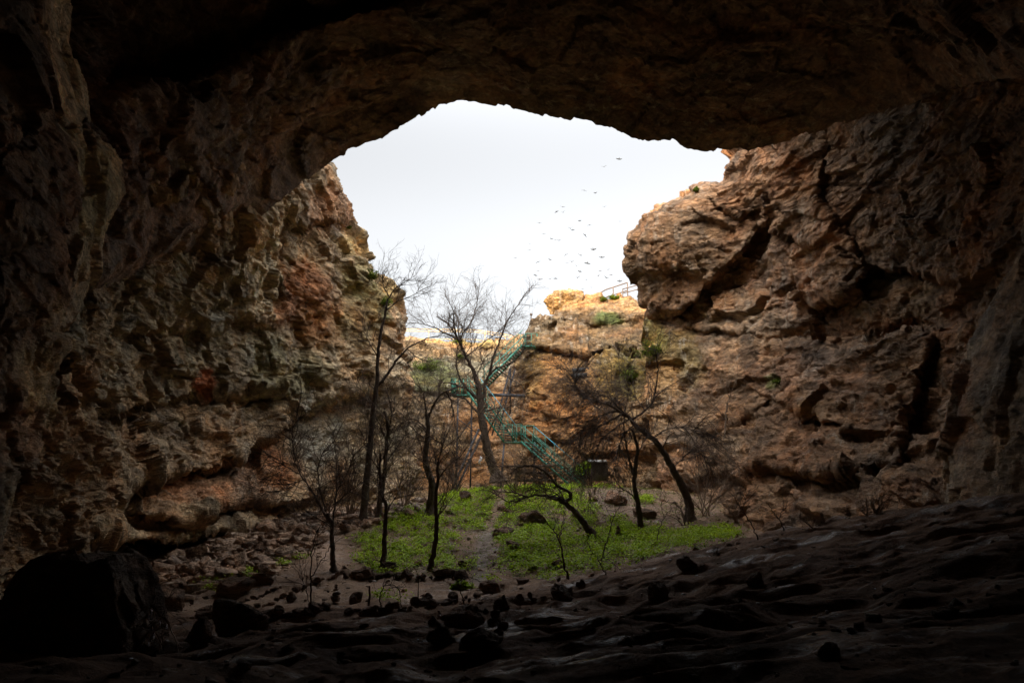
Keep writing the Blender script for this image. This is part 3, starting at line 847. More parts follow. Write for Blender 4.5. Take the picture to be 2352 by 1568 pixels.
def stone(px, py, wpx, kind='boulder', label=None, group=None, name='rock', Y=None, hz=1.0, sink=.25, rz=None, mesh=None, p=None, tilt=.25):
    """a stone whose foot is seen at px,py and which looks wpx wide"""
    if p is None:
        p = at_ground(px, py) if Y is None else W(px, py, Y)
    s = px2m(wpx, p[1]) / 2
    me = mesh or STONES[kind][rs.randint(7)]
    o = bpy.data.objects.new(name, me)
    COL.objects.link(o)
    o.scale = (s, s, s * hz)
    o.rotation_euler = (rs.uniform(-tilt, tilt), rs.uniform(-tilt, tilt), rs.uniform(0, 6.28) if rz is None else rz)
    o.location = (p[0], p[1] + s * .3, p[2] + s * hz * (.62 - sink))
    tag(o, label, name.split('_')[-1], group)
    return o

# the big boulder in the lower left
V, Fc = ico(6)
for n, h in (((0, 0, 1), .80), ((.55, 0, .83), .93), ((.9, 0, .45), .76), ((-.62, 0, .78), .76), ((-.35, 0, .93), .80), ((.2, -.9, .3), .72), ((-.4, -.85, .2), .75)):
    n = np.array(n); n = n / np.linalg.norm(n); d = V @ n - h; V = V - np.where(d > 0, d, 0)[:, None] * n
nr = V / np.linalg.norm(V, axis=1)[:, None]
V = V + nr * (.07 * fbm(V * 1.7, 3, .5, 71) + .06 * facet(V * 1.6, 72) + .04 * facet(V * 4, 73) + .02 * fbm(V * 9, 3, .6, 74))[:, None]
V = V * np.array([1.10, 1.05, 1.30])
o = new_mesh("boulder", V, Fc, M['boulder_dark'])
o.location = tuple(W(105, 1500, 9.6) + np.array([0, .6, 0]))
tag(o, "huge near black boulder with a flat top filling the lower left corner", "boulder")

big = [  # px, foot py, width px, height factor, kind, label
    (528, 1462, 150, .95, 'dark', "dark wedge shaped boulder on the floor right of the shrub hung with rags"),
    (455, 1475, 80, 1.1, 'dark', "low dark boulder between the rag shrub and the wedge shaped boulder"),
    (478, 1420, 60, .9, 'dark', "dark boulder behind the left shoulder of the wedge shaped boulder"),
    (600, 1432, 60, .6, 'boulder', "flat brown slab behind the right side of the wedge shaped boulder"),
    (385, 1398, 78, 1.1, 'boulder', "rounded brown boulder at the foot of the rubble by the start of the path"),
    (532, 1372, 118, .62, 'boulder', "long flat topped brown boulder above the upper edge of the left path"),
    (600, 1345, 60, .8, 'boulder', "angular brown boulder just above the long flat topped one"),
    (428, 1322, 36, 1.2, 'pale', "pale pointed rock standing at the left end of the rubble against the dark recess"),
    (610, 1228, 62, 1.0, 'pale', "large pinkish boulder high in the rubble under the overhang"),
    (560, 1262, 50, 1.0, 'pale', "squarish pinkish boulder on the rubble left of the stone heap"),
    (655, 1290, 36, 1.0, 'boulder', "brown block at the left edge of the bare earth patch"),
    (690, 1238, 58, .9, 'boulder', "wide brown boulder on the crest of the rubble left of the leaning tree"),
    (818, 1210, 32, 1.1, 'boulder', "rounded boulder against the foot of the tall black tree"),
    (1068, 1152, 40, 1.1, 'dark', "dark rounded boulder on the crest of the green mound"),
    (1165, 1188, 24, 1.1, 'boulder', "small grey brown rock in the greenery below the crest of the mound"),
    (1208, 1200, 38, 1.0, 'boulder', "brown rock beside the bigger dark boulder in the middle of the mound"),
    (1232, 1208, 52, 1.1, 'dark', "dark cracked boulder in the middle of the mound left of the fallen trunk"),
    (1158, 1235, 52, .9, 'dark', "black mossy stump like rock right of the footpath on the mound"),
    (1178, 1262, 38, .9, 'boulder', "pointed brown rock just below the black stump like rock"),
    (990, 1258, 60, .45, 'dark', "long dark log like rock across the greenery behind the thin crooked tree"),
    (1062, 1304, 26, 1.0, 'dark', "dark rock on the footpath edge below the mound"),
    (960, 1300, 26, .8, 'boulder', "round brown rock in the greenery between the two thin front trees"),
    (1282, 1302, 34, .8, 'boulder', "brown rock in the green carpet beside the thin curved sapling"),
    (1225, 1308, 30, .6, 'dark', "flat dark rock in the green carpet left of the curved sapling"),
    (1412, 1160, 60, 1.0, 'boulder', "pale brown boulder in front of the noticeboard"),
    (1480, 1190, 62, .7, 'boulder', "sloping brown boulder right of the forked dark tree"),
    (1362, 1152, 34, .6, 'boulder', "flat slab of rock left of the boulder by the noticeboard"),
    (1500, 1250, 26, .6, 'boulder', "flat brown rock among plants under the arching tree"),
    (1385, 1250, 30, .5, 'dark', "flat dark rock beside the foot of the fallen trunk"),
    (1060, 1330, 36, 1.0, 'dark', "dark pyramid shaped rock in front of the mound at the path end"),
    (890, 1312, 44, .8, 'dark', "dark jagged rock at the foot of the straight thin tree"),
    (835, 1328, 60, .8, 'dark', "heap of dark rock left of the straight thin tree"),
    (1030, 1325, 70, .5, 'dark', "low dark rock at the foot of the thin crooked tree"),
    (1287, 1378, 62, .95, 'dark', "dark boulder with a sloping back on the crest of the near slope"),
    (1150, 1400, 46, 1.2, 'dark', "upright dark boulder left of the sloping backed one on the near floor"),
    (1070, 1440, 90, .9, 'dark', "cluster boulder, largest in the black rock heap on the near floor"),
    (1010, 1480, 70, .9, 'dark', "black rock at the front of the rock heap on the near floor"),
    (1110, 1490, 110, .7, 'dark', "low black rock under the right end of the rock heap"),
    (1130, 1365, 62, .8, 'dark', "spiky dark rock right of the bright green tuft by the path"),
    (1580, 1312, 52, 1.0, 'dark', "dark pointed rock on the upper near slope right of the greenery"),
    (1512, 1375, 50, 1.3, 'dark', "upright dark rock on the near slope below the pointed one"),
    (1735, 1345, 50, 1.0, 'dark', "dark rounded rock on the near slope right of the two upright ones"),
    (2180, 1420, 60, .8, 'dark', "dark rock far right on the rippled near slope"),
    (1910, 1508, 60, .8, 'dark', "dark rock in the lower right among the ripples of the floor"),
    (2060, 1165, 40, .5, 'dark', "dark flat rock on the ridge of the near slope at far right"),
    (818, 1385, 34, 1.4, 'dark', "upright dark rock standing in the row of stones on the near floor"),
    (668, 1382, 24, 1.4, 'dark', "narrow upright rock left of the small cairn"),
    (980, 1385, 28, 1.3, 'dark', "narrow upright dark rock right of the scattered litter"),
]
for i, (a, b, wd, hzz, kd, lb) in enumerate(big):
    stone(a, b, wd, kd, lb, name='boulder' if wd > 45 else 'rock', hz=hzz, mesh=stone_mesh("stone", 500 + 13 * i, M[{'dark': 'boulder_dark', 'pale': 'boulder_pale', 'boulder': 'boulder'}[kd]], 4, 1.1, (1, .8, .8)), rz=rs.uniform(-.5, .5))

ORD = ['first', 'second', 'third', 'fourth', 'fifth', 'sixth', 'seventh', 'eighth', 'ninth', 'tenth', 'eleventh', 'twelfth', 'thirteenth', 'fourteenth', 'fifteenth', 'sixteenth', 'seventeenth', 'eighteenth', 'nineteenth', 'twentieth']
ORD += ['twenty-' + x for x in ORD[:9]] + ['thirtieth'] + ['thirty-' + x for x in ORD[:9]] + ['fortieth'] + ['forty-' + x for x in ORD[:9]] + ['fiftieth']
def row(pts, n, w0, w1, kind, label, group, jy=3):
    a = np.asarray(pts, float)
    s = np.r_[0, np.cumsum(np.hypot(*np.diff(a, axis=0).T))]
    for k in range(n):
        u = s[-1] * (k + rs.uniform(.1, .9)) / n
        x, y = np.interp(u, s, a[:, 0]), np.interp(u, s, a[:, 1])
        stone(x, y + rs.uniform(-jy, jy), rs.uniform(w0, w1), kind, ORD[k] + ' from the left, ' + label, group, hz=rs.uniform(.7, 1.3))
row([(440, 1418), (500, 1405), (545, 1392), (580, 1378), (620, 1362), (645, 1350)], 34, 7, 16, 'boulder', "brown stone in line edging the left path", "stones edging the left path")
row([(572, 1400), (620, 1392), (660, 1368), (700, 1350), (740, 1335), (790, 1318)], 26, 7, 20, 'boulder', "stone lining the near side of the left path", "stones along the near side of the path")
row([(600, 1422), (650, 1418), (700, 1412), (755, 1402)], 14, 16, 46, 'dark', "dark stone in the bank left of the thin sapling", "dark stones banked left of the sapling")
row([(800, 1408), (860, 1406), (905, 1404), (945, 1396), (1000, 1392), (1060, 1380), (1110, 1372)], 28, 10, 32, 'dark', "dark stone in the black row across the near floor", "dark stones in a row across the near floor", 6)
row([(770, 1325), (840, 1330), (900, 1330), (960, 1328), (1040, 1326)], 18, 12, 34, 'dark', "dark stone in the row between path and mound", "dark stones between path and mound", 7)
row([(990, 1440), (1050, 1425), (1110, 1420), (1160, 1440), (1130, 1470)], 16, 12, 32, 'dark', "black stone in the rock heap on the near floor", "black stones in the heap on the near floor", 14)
row([(1180, 1382), (1230, 1375), (1290, 1366), (1350, 1340)], 9, 10, 26, 'dark', "dark stone low on the crest of the near slope", "dark stones on the crest of the near slope", 6)
# cairns
def cairn(px, py, widths, label):
    p = at_ground(px, py)
    root = empty("cairn", p)
    z = 0
    for k, wd in enumerate(widths):
        s = px2m(wd, p[1]) / 2
        o = bpy.data.objects.new("stone", STONES['dark' if k % 2 else 'boulder'][rs.randint(7)])
        COL.objects.link(o); o.parent = root
        o.scale = (s, s, s * .75)
        z += s * .42
        o.location = (rs.uniform(-.1, .1) * s, 0, z)
        o.rotation_euler = (rs.uniform(-.1, .1), rs.uniform(-.1, .1), rs.uniform(0, 6))
        z += s * .42
    tag(root, label, "cairn")
cairn(770, 1385, [30, 22, 16, 13, 9], "small cairn of dark stones on the bare earth beside the path")
cairn(1420, 1240, [20, 18, 14, 12, 8], "small cairn of dark stones on the mound left of the forked sapling")

# rubble heap: named stones, then the gravel between them
rub = [((305, 1345), (430, 1325)), ((430, 1325), (560, 1300)), ((520, 1300), (640, 1270)), ((560, 1255), (700, 1225)), ((640, 1245), (760, 1215)), ((700, 1210), (860, 1180))]
def rub_px():
    u = rs.uniform(0, 1)
    x = 305 + 560 * u
    lo = np.interp(x, [305, 420, 520, 560, 640, 700, 780, 865], [1330, 1312, 1275, 1235, 1222, 1205, 1186, 1165])
    hi = np.interp(x, [305, 420, 520, 640, 700, 780, 865], [1390, 1385, 1345, 1320, 1268, 1230, 1192])
    return x, lo + (hi - lo) * rs.uniform(0, 1) ** 1.3
nplaced = 0
for k in range(95):
    x, y = rub_px()
    sz = min(46, 9 + rs.exponential(9))
    kd = 'pale' if (y < np.interp(x, [305, 520, 700, 865], [1350, 1310, 1245, 1195]) and rs.rand() < .75) else 'boulder'
    stone(x, y, sz, kd, "angular broken stone in the rubble heap below the left overhang", "broken stones of the rubble heap", hz=rs.uniform(.7, 1.2), tilt=.6)
# the stone heap rising in the middle of the rubble
for k in range(26):
    u = rs.uniform(-1, 1)
    stone(605 + 60 * u, 1262 - 34 * (1 - abs(u)) * rs.uniform(.2, 1.0), rs.uniform(14, 34), 'pale', "pinkish stone in the pointed heap on the rubble crest", "pinkish stones of the pointed heap", tilt=.6, Y=31.5 - .2)
# loose stones on the mound
mound_lbl = "loose brown stone lying on the green mound"
for k in range(70):
    x, y = rs.uniform(880, 1640), rs.uniform(1150, 1320)
    if y > 1325 - max(0, x - 1300) * .24 or y < 1130 + abs(x - 1200) * .09: continue
    stone(x, y, min(26, 6 + rs.exponential(6)), 'boulder' if rs.rand() < .6 else 'dark', mound_lbl, "loose stones on the mound", hz=rs.uniform(.6, 1.1))

def scatter_mesh(name, pts, sizes, mat, label, sub=1):
    V = np.array([(i, j, k) for i in (-1, 1) for j in (-1, 1) for k in (-1, 1)], float) * .8
    Fc = np.array([(0, 1, 3), (0, 3, 2), (4, 6, 7), (4, 7, 5), (0, 4, 5), (0, 5, 1), (2, 3, 7), (2, 7, 6), (0, 2, 6), (0, 6, 4), (1, 5, 7), (1, 7, 3)])
    allV, allF = [], []
    n = 0
    for p, s in zip(pts, sizes):
        a = rs.uniform(0, 6.28); R_ = np.array([[math.cos(a), -math.sin(a), 0], [math.sin(a), math.cos(a), 0], [0, 0, 1]])
        tl_ = rs.uniform(-.6, .6); Rx = np.array([[1, 0, 0], [0, math.cos(tl_), -math.sin(tl_)], [0, math.sin(tl_), math.cos(tl_)]])
        v = ((V + rs.uniform(-.42, .42, V.shape)) * np.array([1, rs.uniform(.5, 1), rs.uniform(.3, .75)]) * s) @ Rx.T @ R_.T + p
        allV.append(v); allF.append(Fc + n); n += len(v)
    o = new_mesh(name, np.concatenate(allV), np.concatenate(allF), mat)
    return tag(o, label, kind='stuff')
gv = Pg.reshape(-1, 3); gpx, gpy = pxg.ravel(), pyg.ravel()
def pick(mask, n, wpow=2):
    idx = np.where(mask)[0]
    wt = (gv[idx, 1] ** wpow); wt /= wt.sum()
    j = rs.choice(idx, n, p=wt)
    P = gv[j].copy()
    P[:, :2] += rs.uniform(-.05, .05, (n, 2))
    P[:, 2] = gz(P[:, 0], P[:, 1])
    return P
lo = np.interp(gpx, [305, 420, 520, 560, 640, 700, 780, 980], [1300, 1270, 1232, 1212, 1200, 1185, 1165, 1130]); hi = np.interp(gpx, [305, 420, 520, 640, 700, 780, 980], [1395, 1385, 1345, 1320, 1275, 1225, 1175])
mk = (gpx > 300) & (gpx < 980) & (gpy > lo) & (gpy < hi) & (gv[:, 1] > 20)
scatter_mesh("rubble", pick(mk, 6500), .05 + rs.exponential(.085, 6500).clip(0, .38), M['boulder_pale'], "broken pinkish gravel filling the rubble heap")
mk = (gpx > 380) & (gpx < 1700) & (gpy > 1120) & (gpy < 1420) & (gv[:, 1] > 17)
scatter_mesh("gravel", pick(mk, 2600), .015 + rs.exponential(.03, 2600).clip(0, .14), M['boulder'], "small stones scattered over the earth of mound and path")
mk = (gpy > 1160) & (gpy < 1580) & (gv[:, 1] < 20) & (gv[:, 1] > 4) & (gpx > -50) & (gpx < 2400)
scatter_mesh("gravel", pick(mk, 1400, 1), .008 + rs.exponential(.014, 1400).clip(0, .07), M['boulder_dark'], "dark crumbs of stone on the near cave floor")

# ------------------------------------------------------------------ green ground cover
gblobs = [(1040, 1138, 55, 11), (1130, 1124, 70, 12), (1130, 1158, 75, 28), (1210, 1180, 60, 24), (1100, 1202, 65, 17), (1060, 1175, 38, 13), (1000, 1232, 62, 16), (905, 1215, 30, 16), (845, 1240, 42, 12),
          (960, 1258, 85, 16), (870, 1272, 55, 20), (1000, 1290, 55, 16), (930, 1302, 26, 12), (1040, 1312, 30, 10), (1235, 1130, 70, 14), (1290, 1150, 60, 36), (1340, 1180, 34, 34), (1180, 1232, 52, 24), (1240, 1220, 75, 28),
          (1210, 1270, 75, 30), (1290, 1260, 70, 36), (1250, 1306, 95, 24), (1370, 1288, 44, 24), (1425, 1205, 34, 18), (1480, 1232, 52, 24), (1460, 1275, 44, 14), (1560, 1240, 55, 18), (1640, 1226, 55, 16), (1115, 1337, 30, 8),
          (640, 1298, 26, 7), (690, 1282, 18, 6), (530, 1345, 20, 7), (575, 1322, 18, 5), (1385, 1098, 44, 12), (1385, 1112, 55, 9), (1480, 1150, 24, 10), (1160, 1195, 60, 20), (990, 1175, 40, 10), (870, 1372, 22, 5), (940, 1378, 26, 3), (480, 1350, 30, 10), (1090, 1290, 22, 12), (960, 1200, 90, 30), (1150, 1165, 130, 40), (900, 1290, 90, 25), (1430, 1250, 110, 40)]
dens = np.zeros(len(gv))
nz2 = fbm(gv * np.array([1.7, 1.7, 0]) + 9, 4, .6, 520)
nz = fbm(gv * np.array([.9, .9, 0]) + 5, 4, .6, 500)
for a, b, c, d in gblobs:
    q = np.hypot((gpx - a) / c, (gpy - b) / d) + .95 * nz
    dens = np.maximum(dens, smooth01((1.3 - q) / .75) ** 1.3 * (.25 + .75 * smooth01(.55 + 2.2 * nz2)))
ok = (gv[:, 1] > 18) & (dens > .05) & (np.abs(gpx - np.interp(gpy, [1150, 1250, 1330], [1150, 1112, 1105])) > 12 + 14 * nz)
idx = np.where(ok)[0]
wt = dens[idx] * gv[idx, 1] ** 2; wt /= wt.sum()
def leaf_clumps(P, nl, size, spread, height):
    n = len(P)
    c = np.repeat(P, nl, 0) + np.c_[rs.normal(0, spread, n * nl), rs.normal(0, spread, n * nl), rs.uniform(.1, 1, n * nl) * np.repeat(rs.uniform(.4, 1.2, n) * height, nl)]
    m = len(c)
    a = rs.uniform(0, 2 * math.pi, m); el = rs.uniform(-.5, .9, m)
    s = size * rs.uniform(.5, 1.3, m)
    d = np.c_[np.cos(a) * np.cos(el), np.sin(a) * np.cos(el), np.sin(el)]
    b = np.c_[-np.sin(a), np.cos(a), rs.uniform(-.5, .5, m)]
    V = np.stack([c, c + d * s[:, None] * .5 + b * s[:, None] * .42, c + d * s[:, None], c + d * s[:, None] * .5 - b * s[:, None] * .42], 1).reshape(-1, 3)
    return V, np.arange(m * 4).reshape(-1, 4)
j = rs.choice(idx, 17000, p=wt)
P = gv[j].copy(); P[:, :2] += rs.uniform(-.07, .07, (len(P), 2)); P[:, 2] = gz(P[:, 0], P[:, 1])
V, Fc = leaf_clumps(P, 11, .072, .075, .22 )
o = new_mesh("ground_cover", V, Fc, M['leaf'])
tag(o, "fresh green leafy plants carpeting the mound", kind='stuff')
P = pick((gv[:, 1] > 22) & (gv[:, 1] < 46) & (gpx > 800) & (gpx < 1720) & (gpy > 1090) & (gpy < 1330), 9000)
V, Fc = leaf_clumps(P, 5, .05, .08, .08)
o = new_mesh("ground_cover", V, Fc, M['leaf_olive'])
tag(o, "sparse low weeds between the green patches of the mound", kind='stuff')

def leafy_shrub(px, py, rpx, label, mat='leaf_olive', n=260, leaf=.09, flat=.8, name="shrub"):
    p, nrm, ob = hit(px, py)
    r = px2m(rpx, p[1])
    root = empty(name, p)
    mb = MB()
    P = []
    for k in range(26):
        d = rs.normal(size=3); d[2] = abs(d[2]) * .8; d /= np.linalg.norm(d); d[1] = -abs(d[1])
        tip = d * r * rs.uniform(.5, 1) * np.array([1, .6, flat])
        t_ = np.linspace(0, 1, 4)[:, None]
        mb.tube(tip * t_ + rs.normal(0, .03, (4, 3)) * t_ * r, np.linspace(.018, .006, 4), 3)
        P += [tip * rs.uniform(.45, 1.05) + rs.normal(0, r * .12, 3) for q in range(n // 26)]
    mb.build("stem", M['twig'], root)
    V, Fc = leaf_clumps(np.array(P), 6, leaf, r * .06, .02)
    new_mesh("foliage", V, Fc, M[mat], root)
    tag(root, label, "shrub")
leafy_shrub(985, 850, 46, "dark green bush on the back slope left of the main tree", n=520)
leafy_shrub(1060, 822, 17, "small round green bush under the yellow railing", n=200)
leafy_shrub(1052, 786, 11, "tiny bright bush on the skyline of the back slope", 'leaf', n=120)
leafy_shrub(1500, 815, 44, "feathery green bush on the seam between ochre and right cliffs", n=420)
leafy_shrub(1455, 870, 34, "low green bush below the feathery one on the ochre cliff", n=260)
leafy_shrub(850, 640, 26, "mossy green growth at the edge of the left cliff under the knob tinted as sunlit", n=260)
leafy_shrub(880, 700, 24, "olive bush on the shoulder of the left cliff", n=220)
leafy_shrub(800, 525, 9, "tiny green tuft on the skyline of the left cliff", n=90)
leafy_shrub(1410, 687, 14, "green tuft on top of the ochre cliff below the railing", n=150)
leafy_shrub(1385, 690, 12, "grey green tuft left of the other on the ochre cliff top", n=120)
leafy_shrub(1785, 880, 14, "small moss green tuft in the middle of the right wall", n=120)
leafy_shrub(1355, 1085, 30, "broad leaved green plant between staircase foot and noticeboard", 'leaf', n=260, leaf=.22, name="plant")
leafy_shrub(1060, 1352, 26, "bright airy green plant in front of the mound by the path", 'leaf', n=160, leaf=.09, name="plant")
leafy_shrub(1600, 440, 12, "sparse tuft on the top edge of the right overhang", n=100)

# ------------------------------------------------------------------ staircase
def wv(px, py, Y): return W(px, py, Y)
stair = empty("staircase", W(1330, 1120, 44.0))
sb = np.array(stair.location)
def part(mb, name, mat, parent=stair, base=None):
    b = sb if base is None else base
    mb.V = [v - b for v in mb.V]
    return mb.build(name, M[mat], parent)
UP = np.array([0, 0, 1.0])
def flight(a, b, wvec, posts=6, blue=None, h=1.0, steps=16):
    """a top, b bottom (front side), wvec to the other side"""
    st = MB()
    for s in (0, 1):
        st.bar(a + wvec * s, b + wvec * s, .02, .06)
    part(st, "stringer", 'green_paint')
    tr = MB()
    d = b - a
    hor = np.array([d[0], d[1], 0]); hor /= np.linalg.norm(hor)
    for k in range(steps):
        c = a + d * (k + .5) / steps + wvec / 2
        tr.box(c, hor * .13, wvec / 2 * .96, UP * .02)
    part(tr, "tread", 'tread')
    for s in (0, 1):
        hr = MB()
        hr.bar(a + wvec * s + UP * h, b + wvec * s + UP * h, .019)
        part(hr, "handrail", blue if (blue and s == 1) else 'green_paint')
        mr = MB()
        mr.bar(a + wvec * s + UP * h * .52, b + wvec * s + UP * h * .52, .014)
        mr.bar(a + wvec * s + UP * h * .28, b + wvec * s + UP * h * .28, .012)
        part(mr, "railing", 'green_paint')
        for k in range(posts):
            q = a + d * (k + .25) / (posts - .5) + wvec * s
            pb = MB(); pb.bar(q, q + UP * h, .018); part(pb, "post", 'green_paint')
def deck(c0, e1, e2, rails, h=1.0, posts=2):
    mb = MB(); mb.box(c0 + e1 / 2 + e2 / 2 - UP * .05, e1 / 2, e2 / 2, UP * .035); part(mb, "landing", 'green_paint')
    for (p, q) in rails:
        r_ = MB()
        r_.bar(p + UP * h, q + UP * h, .02); r_.bar(p + UP * h * .5, q + UP * h * .5, .014)
        part(r_, "railing", 'green_paint')
        for k in range(posts + 1):
            z = p + (q - p) * k / posts
            pb = MB(); pb.bar(z, z + UP * h, .028); part(pb, "post", 'green_paint')
A1, A0 = W(1108, 884, 50.5), W(1200, 792, 53.5)
flight(A0, A1, np.array([.25, 1.1, 0]), 6, None, 1.05, 20)
B0, B1 = W(1073, 899, 50.0), W(1157, 1014, 47.3)
wB = np.array([.78, .85, 0])
flight(B0, B1, wB, 6, 'blue_paint', 1.0, 18)
C0, C1 = W(1197, 1014, 46.9), W(1318, 1122, 44.2)
flight(C0, C1, wB, 6, 'blue_paint', 1.0, 18)
# landings
L1 = W(1036, 905, 50.2); L1b = W(1108, 900, 50.2)
ex_ = np.array([L1b[0] - L1[0], 0, 0]); L1b = L1 + ex_
eb = np.array([.1, 1.2, 0])
deck(L1, ex_, eb, [(L1, L1 + ex_ * .52), (L1, L1 + eb), (L1 + eb, L1 + ex_ + eb)], 1.0, 4)
L2 = W(1157, 1014, 47.3); q2 = W(1197, 1012, 46.9); e2 = np.array([q2[0] - L2[0], q2[1] - L2[1], 0])
deck(L2, e2, wB, [(L2, L2 + e2), (L2 + wB * 1.0 + e2 * .0, L2 + wB + e2)], 1.0, 2)
T0 = A0; et = np.array([.8, .1, 0])
deck(T0, et, np.array([.25, 1.1, 0]), [(T0 + np.array([.25, 1.1, 0]), T0 + et + np.array([.25, 1.1, 0]))], 1.05, 2)
# dark steel legs and braces
def legs(pairs):
    for p, q in pairs:
        mb = MB(); mb.bar(p, q, .05); part(mb, "support_leg", 'dark_steel')
legs([(W(1052, 905, 50.4), W(1048, 1135, 49.6)), (W(1084, 903, 51), W(1080, 1135, 50)), (W(1100, 985, 50), W(1030, 1142, 47.5)), (W(1112, 985, 50.4), W(1040, 1142, 48)),
      (W(1172, 846, 53), W(1130, 1000, 52.5)), (W(1183, 846, 53.4), W(1142, 1000, 53)), (W(1158, 1018, 47.5), W(1150, 1120, 46)), (W(1228, 1018, 47.5), W(1226, 1110, 46)), (W(1172, 846, 53), W(1172, 950, 54))])
mb = MB(); mb.bar(W(1050, 960, 50), W(1110, 1005, 50), .03); mb.bar(W(1050, 1010, 50), W(1085, 960, 50), .03); part(mb, "brace", 'dark_steel')
tag(stair, "turquoise green metal staircase zigzagging up the back of the sinkhole", "staircase")
# beam wedged across the cleft
mb = MB(); mb.bar(W(1120, 906, 52), W(1206, 909, 52.5), .06, .1)
o = mb.build("beam", M['dark_steel']); tag(o, "dark horizontal beam spanning the cleft behind the upper staircase", "beam")
# timber frame beneath the lower flight
fb = W(1230, 1115, 45.4); fr = empty("timber_frame", fb)
for a_, b_ in (((1181, 1070), (1277, 1069)), ((1172, 1086), (1276, 1086)), ((1185, 1103), (1272, 1102))):
    mb = MB(); mb.bar(W(*a_, 45.6), W(*b_, 45.2), .05, .07); part(mb, "rail", 'wood', fr, fb)
for x in (1186, 1205, 1229, 1252, 1275):
    mb = MB(); mb.bar(W(x, 1068, 45.5), W(x, 1122, 45.5), .05); part(mb, "post", 'wood', fr, fb)
tag(fr, "weathered brown timber frame standing under the lowest stair flight", "frame")

# ------------------------------------------------------------------ noticeboard, plaques, railings, poles
nb = W(1377, 1118, 42.3); nb[2] = drop(nb[0], nb[1]) ; board = empty("noticeboard", nb)
Yb_ = nb[1]
c = (W(1361, 1060, Yb_) + W(1393, 1104, Yb_)) / 2 - nb
hw, hh = px2m(16.5, Yb_), px2m(21, Yb_)
mb = MB(); mb.box(c, (hw, .02, 0), (0, .035, 0), (0, 0, hh)); mb.build("panel", M['grey_panel'], board)
mb = MB(); mb.box(c - (0, .045, .1 * hh), (hw * .98, 0, 0), (0, .008, 0), (0, 0, .02)); mb.build("batten", M['dark_steel'], board)
for s in (-1, 1):
    mb = MB(); mb.bar(c + (s * (hw + .03), 0, hh), np.array([c[0] + s * (hw + .06), 0, -.1]), .03); mb.build("post", M['wood'], board)
mb = MB(); mb.box(c + (-.12, -.05, hh + .05), (hw * 1.3, 0, -.01), (0, .28, .06), (0, 0, .02)); mb.build("roof", M['sheet_metal'], board)
tag(board, "grey noticeboard on two posts with a small tin roof seen from behind", "noticeboard")
for (x0_, y0_, x1_, y1_, lb) in ((1314, 844, 1353, 854, "upper of the two dark plaques fixed to the ochre cliff"), (1315, 857, 1349, 866, "lower of the two dark plaques fixed to the ochre cliff")):
    p, nrm, ob = hit((x0_ + x1_) / 2, (y0_ + y1_) / 2)
    Yp = p[1] - .35
    c = W((x0_ + x1_) / 2, (y0_ + y1_) / 2, Yp)
    hw, hh = px2m((x1_ - x0_) / 2, Yp), px2m((y1_ - y0_) / 2, Yp)
    mb = MB(); mb.box((0, .2, 0), (hw, 0, .05), (0, .2, 0), (-.02, 0, hh)); mb.box((0, -.005, 0), (hw * .93, 0, .047), (0, .012, 0), (-.02, 0, hh * .85))
    o = mb.build("plaque", M['plaque']); o.location = tuple(c); tag(o, lb, "plaque")
def railing(name, top, Y0, Y1, h, npost, mat, label, rails=(1.0, .55), r=.028, pm=None):
    a = np.asarray(top, float)
    n = len(a); Ys_ = np.linspace(Y0, Y1, n)
    P = W(a[:, 0], a[:, 1], Ys_)
    base = P[0] - UP * h
    root = empty(name, base)
    for f in rails:
        mb = MB()
        for k in range(n - 1): mb.bar(P[k] - UP * h * (1 - f) - base, P[k + 1] - UP * h * (1 - f) - base, r)
        mb.build("rail", M[mat], root)
    s = np.linspace(0, n - 1, npost)
    for v in s:
        q = np.array([np.interp(v, range(n), P[:, c_]) for c_ in range(3)]) - base
        mb = MB(); mb.bar(q, q - UP * (h + .5), r * 1.1); mb.build("post", M[pm or mat], root)
    tag(root, label, "railing")
railing("railing", [(925, 755), (1000, 756), (1090, 757), (1150, 766), (1205, 776)], 68.5, 67.5, 1.1, 6, 'yellow_paint', "yellow railing along the skyline of the back slope", (1.0, .82, .2), .022)
railing("railing", [(1355, 685), (1392, 665), (1441, 649)], 58, 57, 1.2, 4, 'wood', "thin brown railing climbing the top of the ochre cliff", (1.0, .5), .035)
railing("railing", [(1430, 664), (1474, 652), (1500, 648)], 56, 54, 1.6, 3, 'wood', "thin railing behind the right overhang above the ochre cliff", (1.0, .8, .3), .03)
for (x, y0_, y1_, Yp, lb) in ((1220, 722, 745, 57, "short orange post on the left tip of the ochre cliff"), (1264, 700, 722, 58, "short post beneath the sunlit rock on the ochre cliff")):
    q = W(x, y1_, Yp); q0 = W(x, y0_, Yp)
    mb = MB(); mb.bar((0, 0, 0), (0, 0, q0[2] - q[2]), .04); mb.box((0, 0, q0[2] - q[2]), (.1, 0, 0), (0, .08, 0), (0, 0, .06))
    o = mb.build("marker_post", M['wood']); o.location = tuple(q); tag(o, lb, "post")
# sunlit rock on the skyline
V, Fc = ico(5)
for n, h in (((0, 0, 1), .62), ((-.8, -.3, -.5), .72), ((.9, -.2, -.3), .8), ((.1, -.9, -.5), .7), ((-.6, 0, .8), .8)):
    n = np.array(n); n = n / np.linalg.norm(n); d = V @ n - h; V = V - np.where(d > 0, d, 0)[:, None] * n
nr = V / np.linalg.norm(V, axis=1)[:, None]
V = (V + nr * (.16 * fbm(V * 1.8, 3, .5, 81) + .12 * facet(V * 2.2, 82) + .05 * facet(V * 5, 83))[:, None]) * np.array([1.55, 1.25, 1.15])
M['golden'] = rock_material("golden_stone", tint=False, base=(.46, .28, .12))
o = new_mesh("rock", V, Fc, M['golden']); o.location = tuple(W(1300, 694, 57.0)); tag(o, "sunlit golden rock jutting from the skyline of the ochre cliff", "rock")

